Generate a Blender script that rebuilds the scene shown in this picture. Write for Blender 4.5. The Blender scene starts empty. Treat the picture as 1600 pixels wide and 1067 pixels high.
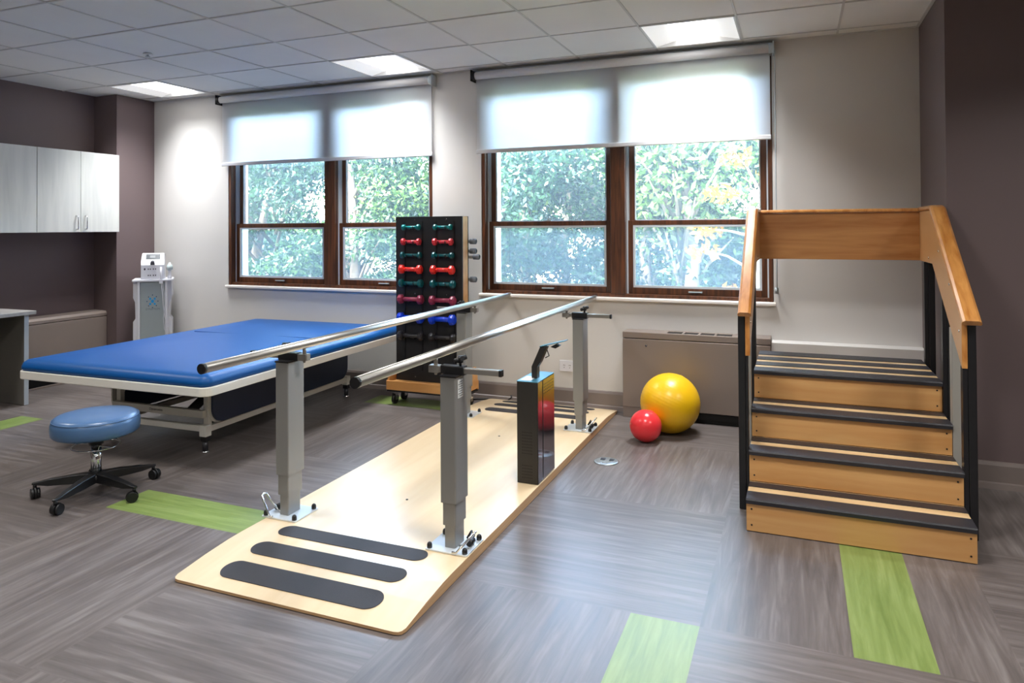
import bpy, bmesh, math, random
from mathutils import Vector, Matrix, noise
import numpy as np
random.seed(7)
SC = bpy.context.scene
COL = SC.collection
PI = math.pi
# ------------------------------------------------------------------ camera
cam_d = bpy.data.cameras.new('camera')
cam = bpy.data.objects.new('camera', cam_d); COL.objects.link(cam)
FPX, PX, PY = 1106.945, 795.137, 342.848
MR = ((0.9265122788987513, 0.3762195310703941, -0.005819062726533111),
      (-0.009772557241730644, 0.008600894983308993, -0.9999152572745569),
      (-0.376137600054554, 0.9264906308466692, 0.011645461714396938))
cam_d.sensor_width = 36.0
cam_d.lens = FPX / 1600 * 36
cam_d.shift_x = (800 - PX) / 1600
cam_d.shift_y = (PY - 533.5) / 1600
cam_d.clip_start = 0.02; cam_d.clip_end = 200
R_, D_, F_ = [Vector(v).normalized() for v in MR]
m = Matrix(((R_.x, -D_.x, -F_.x, 0), (R_.y, -D_.y, -F_.y, 0), (R_.z, -D_.z, -F_.z, 0), (0, 0, 0, 1)))
cam.matrix_world = Matrix.Translation((0, 0, 1.366)) @ m
SC.camera = cam
# ------------------------------------------------------------------ sky, sun, exposure
SC.view_settings.view_transform = 'Standard'
SC.view_settings.look = 'None'
SC.view_settings.gamma = 1.0
SC.view_settings.use_curve_mapping = False
SC.view_settings.exposure = 0.62
SC.cycles.max_bounces = 10
SC.cycles.diffuse_bounces = 5
SC.cycles.glossy_bounces = 4
SC.cycles.transmission_bounces = 8
SC.cycles.transparent_max_bounces = 16
SC.cycles.sample_clamp_indirect = 6.0
SC.cycles.caustics_reflective = False
SC.cycles.caustics_refractive = False
world = bpy.data.worlds.new('sky'); SC.world = world; world.use_nodes = True
wn = world.node_tree; wn.nodes.clear()
sky = wn.nodes.new('ShaderNodeTexSky'); sky.sky_type = 'NISHITA'
sky.sun_elevation = math.radians(50); sky.sun_rotation = math.radians(200)
sky.sun_disc = False; sky.altitude = 100; sky.air_density = 1.0; sky.dust_density = 2.0
bgn = wn.nodes.new('ShaderNodeBackground'); bgn.inputs[1].default_value = 8.5
won = wn.nodes.new('ShaderNodeOutputWorld')
hs = wn.nodes.new('ShaderNodeHueSaturation'); hs.inputs['Saturation'].default_value = 0.78
wn.links.new(sky.outputs[0], hs.inputs['Color']); wn.links.new(hs.outputs[0], bgn.inputs[0]); wn.links.new(bgn.outputs[0], won.inputs[0])
sun_d = bpy.data.lights.new('sun', 'SUN'); sun_d.energy = 24.0; sun_d.angle = math.radians(0.6)
sun_d.color = (1.0, 0.95, 0.86)
sun = bpy.data.objects.new('sun', sun_d); COL.objects.link(sun)
sun.rotation_euler = Vector((0.30, 0.75, -0.85)).to_track_quat('-Z', 'Y').to_euler()
LAMP_W = 20.0        # watts of each ceiling lamp
W_Y = 5.212          # window wall
CEIL = 2.643
WINS = ((-4.98, -2.80), (-2.354, -0.150))
WZ0, WZ1 = 0.835, 2.55
for i, (a, b) in enumerate(WINS):           # portals guide the sky light in through the openings
    pd = bpy.data.lights.new('portal', 'AREA'); pd.shape = 'RECTANGLE'
    pd.size = b - a; pd.size_y = WZ1 - WZ0; pd.cycles.is_portal = True
    po = bpy.data.objects.new('portal', pd); COL.objects.link(po)
    po.location = ((a + b) / 2, W_Y + 0.27, (WZ0 + WZ1) / 2); po.rotation_euler = (-PI / 2, 0, 0)

# ------------------------------------------------------------------ helpers
def s2l(c):
    return tuple(((x / 255) / 12.92 if x / 255 <= 0.04045 else ((x / 255 + 0.055) / 1.055) ** 2.4) for x in c)

MATS = {}
def mat(name, rgb, rough=0.5, metal=0.0, spec=0.5, coat=0.0, bump=0.0, bscale=200.0, var=0.0, vscale=3.0):
    if name in MATS: return MATS[name]
    ma = bpy.data.materials.new(name); ma.use_nodes = True; nt = ma.node_tree
    p = nt.nodes['Principled BSDF']
    c = s2l(rgb)
    p.inputs['Base Color'].default_value = (*c, 1)
    p.inputs['Roughness'].default_value = rough
    p.inputs['Metallic'].default_value = metal
    p.inputs['Specular IOR Level'].default_value = spec
    p.inputs['Coat Weight'].default_value = coat
    p.inputs['Coat Roughness'].default_value = 0.15
    tc = nt.nodes.new('ShaderNodeTexCoord')
    nz = nt.nodes.new('ShaderNodeTexNoise'); nz.inputs['Scale'].default_value = vscale
    nz.inputs['Detail'].default_value = 4
    nt.links.new(tc.outputs['Object'], nz.inputs['Vector'])
    hv = nt.nodes.new('ShaderNodeHueSaturation'); hv.inputs['Color'].default_value = (*c, 1)
    mr = nt.nodes.new('ShaderNodeMapRange')
    v = max(var, 0.015)
    mr.inputs['To Min'].default_value = 1 - v; mr.inputs['To Max'].default_value = 1 + v
    mr.inputs['From Min'].default_value = 0.3; mr.inputs['From Max'].default_value = 0.7
    nt.links.new(nz.outputs['Fac'], mr.inputs['Value']); nt.links.new(mr.outputs[0], hv.inputs['Value'])
    nt.links.new(hv.outputs[0], p.inputs['Base Color'])
    if bump > 0:
        n2 = nt.nodes.new('ShaderNodeTexNoise'); n2.inputs['Scale'].default_value = bscale
        nt.links.new(tc.outputs['Object'], n2.inputs['Vector'])
        b = nt.nodes.new('ShaderNodeBump'); b.inputs['Strength'].default_value = bump; b.inputs['Distance'].default_value = 0.002
        nt.links.new(n2.outputs['Fac'], b.inputs['Height']); nt.links.new(b.outputs[0], p.inputs['Normal'])
    MATS[name] = ma
    return ma

def wood(name, c1, c2, stretch=(1, 14, 14), rough=0.35, coat=0.3, scale=3.0, spec=0.5, contrast=(0.3, 0.7)):
    """streaky procedural grain; the low number in stretch is the direction of the grain"""
    if name in MATS: return MATS[name]
    ma = bpy.data.materials.new(name); ma.use_nodes = True; nt = ma.node_tree
    p = nt.nodes['Principled BSDF']
    p.inputs['Roughness'].default_value = rough; p.inputs['Coat Weight'].default_value = coat
    p.inputs['Coat Roughness'].default_value = 0.2; p.inputs['Specular IOR Level'].default_value = spec
    tc = nt.nodes.new('ShaderNodeTexCoord'); mp = nt.nodes.new('ShaderNodeMapping')
    mp.inputs['Scale'].default_value = stretch
    nt.links.new(tc.outputs['Object'], mp.inputs['Vector'])
    nz = nt.nodes.new('ShaderNodeTexNoise'); nz.inputs['Scale'].default_value = scale
    nz.inputs['Detail'].default_value = 6; nz.inputs['Distortion'].default_value = 0.6
    nt.links.new(mp.outputs[0], nz.inputs['Vector'])
    cr = nt.nodes.new('ShaderNodeValToRGB')
    cr.color_ramp.elements[0].position = contrast[0]; cr.color_ramp.elements[1].position = contrast[1]
    cr.color_ramp.elements[0].color = (*s2l(c1), 1); cr.color_ramp.elements[1].color = (*s2l(c2), 1)
    nt.links.new(nz.outputs['Fac'], cr.inputs['Fac']); nt.links.new(cr.outputs[0], p.inputs['Base Color'])
    MATS[name] = ma
    return ma

class B:
    """collects shapes, then links them as ONE mesh object"""
    def __init__(s): s.v = []; s.f = []; s.sm = []; s.mi = []
    def add(s, vs, fs, smooth=False, mi=0):
        o = len(s.v); s.v += [tuple(v) for v in vs]
        for f in fs: s.f.append([i + o for i in f]); s.sm.append(smooth); s.mi.append(mi)
        return s
    def box(s, x0, x1, y0, y1, z0, z1, mi=0, M=None):
        vs = [(x, y, z) for z in (z0, z1) for y in (y0, y1) for x in (x0, x1)]
        if M: vs = [M @ Vector(v) for v in vs]
        return s.add(vs, [(0, 2, 3, 1), (4, 5, 7, 6), (0, 1, 5, 4), (2, 6, 7, 3), (0, 4, 6, 2), (1, 3, 7, 5)], mi=mi)
    def prism(s, poly, axis, a, b, mi=0, smooth=False):
        """poly: 2D points; axis the extrusion axis 'x' (poly=(y,z)), 'y' (poly=(x,z)), 'z' (poly=(x,y))"""
        def P(p, t): return {'x': (t, p[0], p[1]), 'y': (p[0], t, p[1]), 'z': (p[0], p[1], t)}[axis]
        n = len(poly); vs = [P(p, a) for p in poly] + [P(p, b) for p in poly]
        o = len(s.v); s.v += vs
        for i in range(n):
            j = (i + 1) % n; s.f.append([o + i, o + j, o + n + j, o + n + i]); s.sm.append(smooth); s.mi.append(mi)
        s.f.append([o + i for i in range(n)][::-1]); s.sm.append(False); s.mi.append(mi)
        s.f.append([o + n + i for i in range(n)]); s.sm.append(False); s.mi.append(mi)
        return s
    def cyl(s, p0, p1, r0, r1=None, n=20, mi=0, caps=True):
        r1 = r0 if r1 is None else r1
        p0 = Vector(p0); p1 = Vector(p1); d = (p1 - p0).normalized()
        u = d.orthogonal().normalized(); w = d.cross(u)
        vs = []
        for p, r in ((p0, r0), (p1, r1)):
            for i in range(n):
                a = 2 * PI * i / n; vs.append(p + (u * math.cos(a) + w * math.sin(a)) * r)
        o = len(s.v); s.v += [tuple(v) for v in vs]
        for i in range(n):
            j = (i + 1) % n; s.f.append([o + i, o + j, o + n + j, o + n + i]); s.sm.append(True); s.mi.append(mi)
        if caps:
            s.f.append([o + i for i in range(n)][::-1]); s.sm.append(False); s.mi.append(mi)
            s.f.append([o + n + i for i in range(n)]); s.sm.append(False); s.mi.append(mi)
        return s
    def tube(s, pts, r, n=10, mi=0, closed=False):
        pts = [Vector(p) for p in pts]; N = len(pts); vs = []; up = None
        rr = r if isinstance(r, (list, tuple)) else [r] * N
        for i, p in enumerate(pts):
            if closed: t = (pts[(i + 1) % N] - pts[i - 1]).normalized()
            else: t = (pts[min(i + 1, N - 1)] - pts[max(i - 1, 0)]).normalized()
            if up is None: up = t.orthogonal().normalized()
            up = (up - t * up.dot(t)).normalized(); w = t.cross(up)
            for k in range(n):
                a = 2 * PI * k / n; vs.append(p + (up * math.cos(a) + w * math.sin(a)) * rr[i])
        fs = []
        for i in range(N if closed else N - 1):
            i2 = (i + 1) % N
            for k in range(n):
                k2 = (k + 1) % n; fs.append((i * n + k, i * n + k2, i2 * n + k2, i2 * n + k))
        if not closed: fs += [tuple(range(n))[::-1], tuple((N - 1) * n + k for k in range(n))]
        return s.add(vs, fs, True, mi)
    def lathe(s, prof, c=(0, 0, 0), n=40, mi=0):
        """profile of (r, z) turned about a vertical axis"""
        c = Vector(c); vs = []; N = len(prof)
        for r, z in prof:
            for i in range(n):
                a = 2 * PI * i / n; vs.append(c + Vector((r * math.cos(a), r * math.sin(a), z)))
        fs = []
        for j in range(N - 1):
            for i in range(n):
                k = (i + 1) % n; fs.append((j * n + i, j * n + k, (j + 1) * n + k, (j + 1) * n + i))
        fs += [tuple(range(n))[::-1], tuple((N - 1) * n + i for i in range(n))]
        return s.add(vs, fs, True, mi)
    def sphere(s, c, r, nu=32, nv=20, mi=0):
        prof = [(max(1e-4, r * math.sin(PI * j / nv)), -r * math.cos(PI * j / nv)) for j in range(nv + 1)]
        return s.lathe(prof, c, nu, mi)
    def build(s, name, mats, parent=None, bevel=0.0, seg=2, label=None):
        off = Vector((0, 0, 0)); q = parent
        while q is not None: off += q.location; q = q.parent
        me = bpy.data.meshes.new(name)
        me.from_pydata([(v[0] - off.x, v[1] - off.y, v[2] - off.z) for v in s.v], [], s.f)
        me.polygons.foreach_set('use_smooth', s.sm); me.polygons.foreach_set('material_index', s.mi)
        for mm in (mats if isinstance(mats, (list, tuple)) else [mats]): me.materials.append(mm)
        bm = bmesh.new(); bm.from_mesh(me); bmesh.ops.recalc_face_normals(bm, faces=bm.faces); bm.to_mesh(me); bm.free()
        o = bpy.data.objects.new(name, me); COL.objects.link(o); o.parent = parent
        if bevel > 0:
            bv = o.modifiers.new('bevel', 'BEVEL'); bv.width = bevel; bv.segments = seg
            bv.limit_method = 'ANGLE'; bv.angle_limit = math.radians(40)
        if label: o['label'] = label
        return o

def tag(o, label=None, cat=None, group=None, kind=None):
    if label: o['label'] = label
    if cat: o['category'] = cat
    if group: o['group'] = group
    if kind: o['kind'] = kind
    return o
def thing(name, label, cat, loc=(0, 0, 0), group=None):
    o = bpy.data.objects.new(name, None); COL.objects.link(o); o.location = loc; o.empty_display_size = 0.1
    return tag(o, label, cat, group)
def struct(name, b, m, **k):
    return tag(b.build(name, m, **k), kind='structure')
def copy_tree(o, parent=None):
    c = o.copy(); COL.objects.link(c); c.parent = parent
    for ch in list(o.children): copy_tree(ch, c)
    return c
def rrect(x0, x1, y0, y1, r, n=6):
    pts = []
    for cx, cy, a0 in ((x1 - r, y1 - r, 0), (x0 + r, y1 - r, 90), (x0 + r, y0 + r, 180), (x1 - r, y0 + r, 270)):
        for i in range(n + 1):
            a = math.radians(a0 + 90 * i / n); pts.append((cx + r * math.cos(a), cy + r * math.sin(a)))
    return pts

# ------------------------------------------------------------------ materials
M_WALL = mat('warm_grey_wall_paint', (212, 209, 205), 0.7, bump=0.15, bscale=400)
M_PLUM = mat('plum_wall_paint', (106, 91, 91), 0.5, bump=0.15, bscale=400)
M_BASE = mat('taupe_vinyl_baseboard', (124, 113, 108), 0.4)
M_SILL = mat('white_sill_paint', (226, 220, 214), 0.4)
M_BROWN = wood('dark_brown_window_wood', (54, 31, 20), (108, 63, 36), (14, 14, 1), 0.35, 0.3)
M_TRACK = mat('light_grey_track', (196, 204, 210), 0.4)
M_MAPLE = wood('pale_maple', (228, 202, 162), (236, 214, 178), (6, 0.7, 6), 0.34, 0.4, 2.0)
M_MAPLE_EDGE = wood('maple_edge', (190, 150, 106), (216, 178, 132), (6, 0.7, 30), 0.5, 0.0, 2.0)
M_STEPWOOD = wood('orange_maple_boards', (196, 142, 84), (214, 168, 110), (0.8, 8, 9), 0.35, 0.4, 1.6)
M_PANELWOOD = wood('fir_plywood', (172, 112, 58), (208, 152, 92), (0.9, 6, 9), 0.35, 0.4, 2.2)
M_PANELSIDE = wood('pale_plywood_side', (192, 142, 90), (206, 158, 106), (8, 0.9, 5), 0.4, 0.3, 1.6)
M_CAP = wood('varnished_oak_cap', (172, 106, 42), (216, 154, 84), (14, 1.0, 5), 0.3, 0.6, 2.2)
M_BLACKRUB = mat('black_rubber_tread', (42, 42, 48), 0.42, bump=0.6, bscale=500)
M_BLACKPAINT = mat('black_paint', (24, 24, 27), 0.35)
M_BLACK = mat('black_plastic', (20, 20, 22), 0.4)
M_STRIP = mat('charcoal_grip_tape', (50, 48, 52), 0.6, bump=0.8, bscale=700, var=0.12, vscale=9)
M_STEEL = mat('brushed_stainless', (206, 205, 200), 0.34, 1.0)
M_CHROME = mat('chrome', (226, 228, 230), 0.08, 1.0)
M_ZINC = mat('zinc_plate', (222, 230, 236), 0.3, 0.35)
M_GREYPAINT = mat('grey_powder_coat', (142, 142, 140), 0.35, 0.3)
M_GREYARM = mat('grey_arm', (150, 146, 140), 0.3, 0.6)
M_BLUE = mat('royal_blue_vinyl', (0, 80, 148), 0.4, spec=.35, bump=0.1, bscale=30, var=0.02)
M_NAVY = mat('navy_vinyl', (30, 44, 74), 0.42)
M_CREAM = mat('cream_powder_coat', (232, 228, 218), 0.4)
M_STOOL = mat('steel_blue_vinyl', (76, 110, 152), 0.28, bump=0.05, bscale=20)
M_HVAC = mat('taupe_metal_cabinet', (140, 127, 119), 0.35, 0.2)
M_GAP = mat('recess_shade', (14, 13, 13), 0.9)  # near-black colour stands in for shade inside gaps and vent holes
M_CABWOOD = wood('pale_grey_laminate', (204, 206, 202), (222, 223, 218), (7, 7, 0.7), 0.45, 0.0, 2.0)
M_DESKWOOD = wood('grey_desk_laminate', (146, 142, 138), (176, 172, 168), (0.8, 7, 7), 0.5, 0.0, 2.0)
M_EDGE = mat('light_edge_band', (178, 186, 194), 0.5)
M_WHITEPL = mat('white_plastic', (226, 226, 232), 0.35)
M_GREYPL = mat('silver_grey_plastic', (176, 186, 190), 0.4)
M_YELLOW = mat('yellow_vinyl_ball', (236, 186, 20), 0.32, var=0.03)
M_RED = mat('red_rubber_ball', (238, 58, 64), 0.22)
M_CEILT = mat('ceiling_tile', (236, 236, 234), 0.85, bump=0.3, bscale=250)
M_TBAR = mat('ceiling_grid_metal', (206, 206, 204), 0.45)
M_RACKWOOD = wood('rack_plywood', (196, 138, 76), (216, 162, 100), (0.9, 7, 7), 0.45, 0.1, 2.0)

# ------------------------------------------------------------------ floor: basketweave vinyl planks
def plank_material(name, axis, c1, c2, c3, spec=0.5):
    ma = bpy.data.materials.new(name); ma.use_nodes = True; nt = ma.node_tree
    p = nt.nodes['Principled BSDF']; L = nt.links.new
    p.inputs['Roughness'].default_value = 0.36; p.inputs['Specular IOR Level'].default_value = spec
    tc = nt.nodes.new('ShaderNodeTexCoord')
    at = nt.nodes.new('ShaderNodeAttribute'); at.attribute_name = 'tone'
    mp = nt.nodes.new('ShaderNodeMapping')
    mp.inputs['Scale'].default_value = (22, 1.5, 1) if axis == 'y' else (1.5, 22, 1)
    add = nt.nodes.new('ShaderNodeVectorMath'); add.operation = 'MULTIPLY_ADD'
    add.inputs[1].default_value = (37.0, 53.0, 11.0)
    L(at.outputs['Color'], add.inputs[0]); L(tc.outputs['Object'], add.inputs[2])
    L(add.outputs[0], mp.inputs['Vector'])
    nz = nt.nodes.new('ShaderNodeTexNoise'); nz.inputs['Scale'].default_value = 1.6; nz.inputs['Detail'].default_value = 7
    nz.inputs['Roughness'].default_value = 0.6; nz.inputs['Distortion'].default_value = 0.5
    L(mp.outputs[0], nz.inputs['Vector'])
    cr = nt.nodes.new('ShaderNodeValToRGB'); e = cr.color_ramp.elements
    e[0].position = 0.30; e[0].color = (*s2l(c1), 1); e[1].position = 0.72; e[1].color = (*s2l(c3), 1)
    k = e.new(0.5); k.color = (*s2l(c2), 1)
    L(nz.outputs['Fac'], cr.inputs['Fac'])
    hv = nt.nodes.new('ShaderNodeHueSaturation'); L(cr.outputs[0], hv.inputs['Color'])
    mr = nt.nodes.new('ShaderNodeMapRange'); mr.inputs['To Min'].default_value = 0.90; mr.inputs['To Max'].default_value = 1.10
    sx = nt.nodes.new('ShaderNodeSeparateColor'); L(at.outputs['Color'], sx.inputs[0]); L(sx.outputs[0], mr.inputs['Value'])
    L(mr.outputs[0], hv.inputs['Value']); L(hv.outputs[0], p.inputs['Base Color'])
    mr2 = nt.nodes.new('ShaderNodeMapRange'); mr2.inputs['To Min'].default_value = 0.30; mr2.inputs['To Max'].default_value = 0.46
    L(nz.outputs['Fac'], mr2.inputs['Value']); L(mr2.outputs[0], p.inputs['Roughness'])
    return ma
G1, G2, G3 = (87, 80, 77), (105, 97, 94), (129, 122, 119)
V1, V2, V3 = (108, 128, 64), (126, 145, 79), (146, 162, 98)
M_FLOOR = [plank_material('grey_plank_lengthwise', 'y', G1, G2, G3), plank_material('grey_plank_crosswise', 'x', G1, G2, G3),
           plank_material('green_plank_lengthwise', 'y', V1, V2, V3), plank_material('green_plank_crosswise', 'x', V1, V2, V3)]
X0, PXM, Y0, PYM = -0.32, 0.95, 2.5, 1.0
GREEN = {(-1, -1, 3), (0, 0, 2), (-3, 0, 0), (-6, 0, 3), (-4, -1, 1), (-3, 2, 1), (2, -2, 1), (-2, -4, 2), (-6, -3, 0), (1, -4, 3)}
ROOM = (-6.23, 3.2, -3.2, W_Y)
def make_floor():
    vs, fs, mi, tone = [], [], [], []
    for i in range(-7, 4):
        for j in range(-7, 3):
            for k in range(4):
                xa, ya = X0 + i * PXM, Y0 + j * PYM
                if (i + j) % 2 == 0: r = (xa + k * PXM / 4, xa + (k + 1) * PXM / 4, ya, ya + PYM); base = 0
                else: r = (xa, xa + PXM, ya + k * PYM / 4, ya + (k + 1) * PYM / 4); base = 1
                r = (max(r[0], ROOM[0]), min(r[1], ROOM[1]), max(r[2], ROOM[2]), min(r[3], ROOM[3]))
                if r[1] - r[0] < 1e-4 or r[3] - r[2] < 1e-4: continue
                o = len(vs); vs += [(r[0], r[2], 0), (r[1], r[2], 0), (r[1], r[3], 0), (r[0], r[3], 0)]
                fs.append((o, o + 1, o + 2, o + 3)); mi.append(base + (2 if (i, j, k) in GREEN else 0))
                tone.append((random.random(), random.random(), random.random(), 1))
    o = len(vs)      # slab underneath
    x0, x1, y0, y1 = ROOM
    vs += [(x, y, z) for z in (-0.12, -0.002) for y in (y0, y1) for x in (x0, x1)]
    for f in ((0, 2, 3, 1), (4, 5, 7, 6), (0, 1, 5, 4), (2, 6, 7, 3), (0, 4, 6, 2), (1, 3, 7, 5)):
        fs.append(tuple(a + o for a in f)); mi.append(0); tone.append((.5, .5, .5, 1))
    me = bpy.data.meshes.new('floor'); me.from_pydata(vs, [], fs)
    me.polygons.foreach_set('material_index', mi)
    for q in M_FLOOR: me.materials.append(q)
    ca = me.color_attributes.new('tone', 'FLOAT_COLOR', 'CORNER')
    for p in me.polygons:
        for li in p.loop_indices: ca.data[li].color = tone[p.index]
    ob = bpy.data.objects.new('floor', me); COL.objects.link(ob); tag(ob, kind='structure')
make_floor()

# ------------------------------------------------------------------ walls and ceiling
T = 0.26
b = B(); y0, y1 = W_Y, W_Y + T
b.box(-6.5, WINS[0][0], y0, y1, -0.12, CEIL + 0.3).box(WINS[0][1], WINS[1][0], y0, y1, -0.12, CEIL + 0.3)
b.box(WINS[1][1], 3.5, y0, y1, -0.12, CEIL + 0.3)
for a, c in WINS: b.box(a, c, y0, y1, -0.12, WZ0).box(a, c, y0, y1, WZ1, CEIL + 0.3)
struct('wall_far', b, M_WALL)
b = B().box(-6.5, -6.23, -3.4, y0, -0.12, CEIL + 0.3).box(-6.23, -5.93, 4.79, y0, 0, CEIL)
struct('wall_left', b, M_PLUM)
b = B().box(0.742, 3.4, 4.375, y0, 0, CEIL)
struct('wall_right', b, M_PLUM)
struct('wall_side', B().box(3.2, 3.46, -3.4, 4.375, -0.12, CEIL + 0.3), M_PLUM)
struct('wall_rear', B().box(-6.5, 3.46, -3.46, -3.2, -0.12, CEIL + 0.3), M_WALL)
struct('trim_1', B().box(-0.166, 0.742, 5.085, y0, 0, 0.585), M_WALL, bevel=0.004)
# skirting
def skirting(name, x0, x1, yf, dirn=-1):
    b = B()
    if dirn == -1: b.prism([(yf, 0.0), (yf - 0.028, 0.0), (yf - 0.022, 0.028), (yf - 0.014, 0.034), (yf - 0.014, 0.118), (yf - 0.008, 0.135), (yf, 0.138)], 'x', x0, x1)
    struct(name, b, M_BASE)
skirting('baseboard_far', -5.93, -1.18, W_Y)
skirting('baseboard_right', 0.742, 3.2, 4.375)
b = B().box(-6.23, -6.215, -3.2, 3.4, 0, 0.138).box(-5.93, -5.915, 4.79, W_Y - 0.03, 0, 0.138)
struct('baseboard_left', b, M_BASE)

# ceiling: tiles in a T-bar grid
GX, GY, GP = -0.33, 5.07, 0.593
LAMPS = [(-1, 1), (-5, 1), (-9, 1)]                  # (tile column, tile row) of the three lamps in view
ALL = LAMPS + [(-1, 5), (-5, 5), (-9, 5), (3, 5), (-1, 9), (-5, 9), (3, 9), (-9, 9), (-3, 12), (1, 12)]  # entries after LAMPS are out of view, added to light the room
b = B()
LSET = set(ALL)
for i in range(-11, 7):
    for j in range(0, 15):
        if (i, j) in LSET: continue
        xa = GX + i * GP; ya = GY - j * GP
        r = (max(xa, -6.23), min(xa + GP, 3.2), max(ya, -3.2), min(ya + GP, W_Y))
        if j == 0: r = (r[0], r[1], GY, W_Y)
        if r[1] - r[0] < .01 or r[3] - r[2] < .01: continue
        dz = random.uniform(-0.0015, 0.0015)
        b.box(r[0] + .002, r[1] - .002, r[2] + .002, r[3] - .002, CEIL + 0.004 + dz, CEIL + 0.02)
for i in range(-10, 7):
    x = GX + i * GP
    if -6.2 < x < 3.2: b.box(x - .007, x + .007, -3.2, W_Y, CEIL, CEIL + .006, mi=1)
for j in range(0, 15):
    y = GY - j * GP
    if y > -3.2: b.box(-6.23, 3.2, y - .007, y + .007, CEIL - .0006, CEIL + .006, mi=1)
b.box(-6.5, 3.46, -3.46, W_Y + .01, CEIL + 0.12, CEIL + 0.32, mi=0)
for s_ in ((-6.23, 3.2, W_Y - .018, W_Y, CEIL - .002, CEIL + .006), (0.724, 0.742, 4.375, W_Y, CEIL - .002, CEIL + .006)): b.box(*s_, mi=1)
struct('ceiling', b, [M_CEILT, M_TBAR])
# roof eave outside shades nothing inside; parapet keeps the sun off the glass
struct('trim_2', B().box(-7.5, 4.0, -3.5, W_Y + 0.3, CEIL + 0.34, 3.6), M_WALL)

M_DIFF = bpy.data.materials.new('lamp_diffuser'); M_DIFF.use_nodes = True
_n = M_DIFF.node_tree; _p = _n.nodes['Principled BSDF']; _p.inputs['Base Color'].default_value = (.9, .9, .9, 1)
_p.inputs['Emission Color'].default_value = (1, .98, .95, 1); _p.inputs['Emission Strength'].default_value = 2.6
M_DIFF2 = bpy.data.materials.new('lamp_basket'); M_DIFF2.use_nodes = True
_n = M_DIFF2.node_tree; _p = _n.nodes['Principled BSDF']; _p.inputs['Base Color'].default_value = (.9, .9, .9, 1)
_p.inputs['Emission Color'].default_value = (1, .98, .95, 1); _p.inputs['Emission Strength'].default_value = 0.28
M_LAMPFRAME = mat('white_lamp_metal', (225, 226, 226), 0.4)
def troffer(i, j, label):
    cx, cy = GX + (i + .5) * GP, GY - (j - .5) * GP
    t = thing('ceiling_light', label, 'light', (cx, cy, CEIL + .05), 'recessed square ceiling lights')
    h = GP / 2 - .004
    f = B()
    for s_ in (-1, 1):
        f.box(cx + s_ * h - (.012 if s_ > 0 else 0), cx + s_ * h + (.012 if s_ < 0 else 0), cy - h, cy + h, CEIL - .004, CEIL + .05)
        f.box(cx - h, cx + h, cy + s_ * h - (.012 if s_ > 0 else 0), cy + s_ * h + (.012 if s_ < 0 else 0), CEIL - .004, CEIL + .05)
    f.box(cx - h, cx + h, cy - h, cy + h, CEIL + .08, CEIL + .09)
    f.build('frame', M_LAMPFRAME, t)
    w = B()                                         # side reflector wings, sloping up to the middle
    w.add([(cx - h + .012, cy - h + .012, CEIL + .002), (cx - h + .012, cy + h - .012, CEIL + .002), (cx - .13, cy + h - .012, CEIL + .035), (cx - .13, cy - h + .012, CEIL + .035)], [(0, 1, 2, 3)])
    w.add([(cx + h - .012, cy - h + .012, CEIL + .002), (cx + h - .012, cy + h - .012, CEIL + .002), (cx + .13, cy + h - .012, CEIL + .035), (cx + .13, cy - h + .012, CEIL + .035)], [(0, 1, 2, 3)])
    w.build('reflector', M_DIFF2, t)
    d = B(); pr = [(cx + .135 * math.cos(a), CEIL + .035 - .032 * math.sin(a)) for a in [PI * k / 12 for k in range(13)]]
    d.prism(pr, 'y', cy - h + .012, cy + h - .012, smooth=True)
    d.build('diffuser', M_DIFF, t)
    ld = bpy.data.lights.new('lamp', 'AREA'); ld.shape = 'SQUARE'; ld.size = .5; ld.energy = LAMP_W * (.65 if j == 1 else (1.15 if i > -4 else .7) if j == 5 else .5); ld.color = (.97, .985, 1) if j == 1 else (1, .975, .945); ld.spread = math.radians(100 if j == 1 else 150)
    lo = bpy.data.objects.new('lamp', ld); COL.objects.link(lo); lo.parent = t; lo.location = (0, 0, -.062)
    return t
lab = {(-1, 1): 'recessed square ceiling light glowing above the right window shade, biggest in view',
       (-5, 1): 'recessed square ceiling light glowing above the right end of the left window shade',
       (-9, 1): 'recessed square ceiling light glowing in the corner above the wall cabinets'}
for (i, j) in ALL:
    troffer(i, j, lab.get((i, j), 'recessed square ceiling light added out of view to light the room'))
# sprinkler head
t = thing('sprinkler_head', 'small white sprinkler head on the ceiling at upper left', 'sprinkler', (-4.35, 3.767, CEIL))
B().lathe([(.03, 0), (.034, -.004), (.026, -.008)], (-4.35, 3.767, CEIL)).build('escutcheon', M_LAMPFRAME, t)
B().cyl((-4.35, 3.767, CEIL), (-4.35, 3.767, CEIL - .02), .008).cyl((-4.35, 3.767, CEIL - .02), (-4.35, 3.767, CEIL - .023), .018).build('deflector', M_GREYPL, t)

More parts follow.
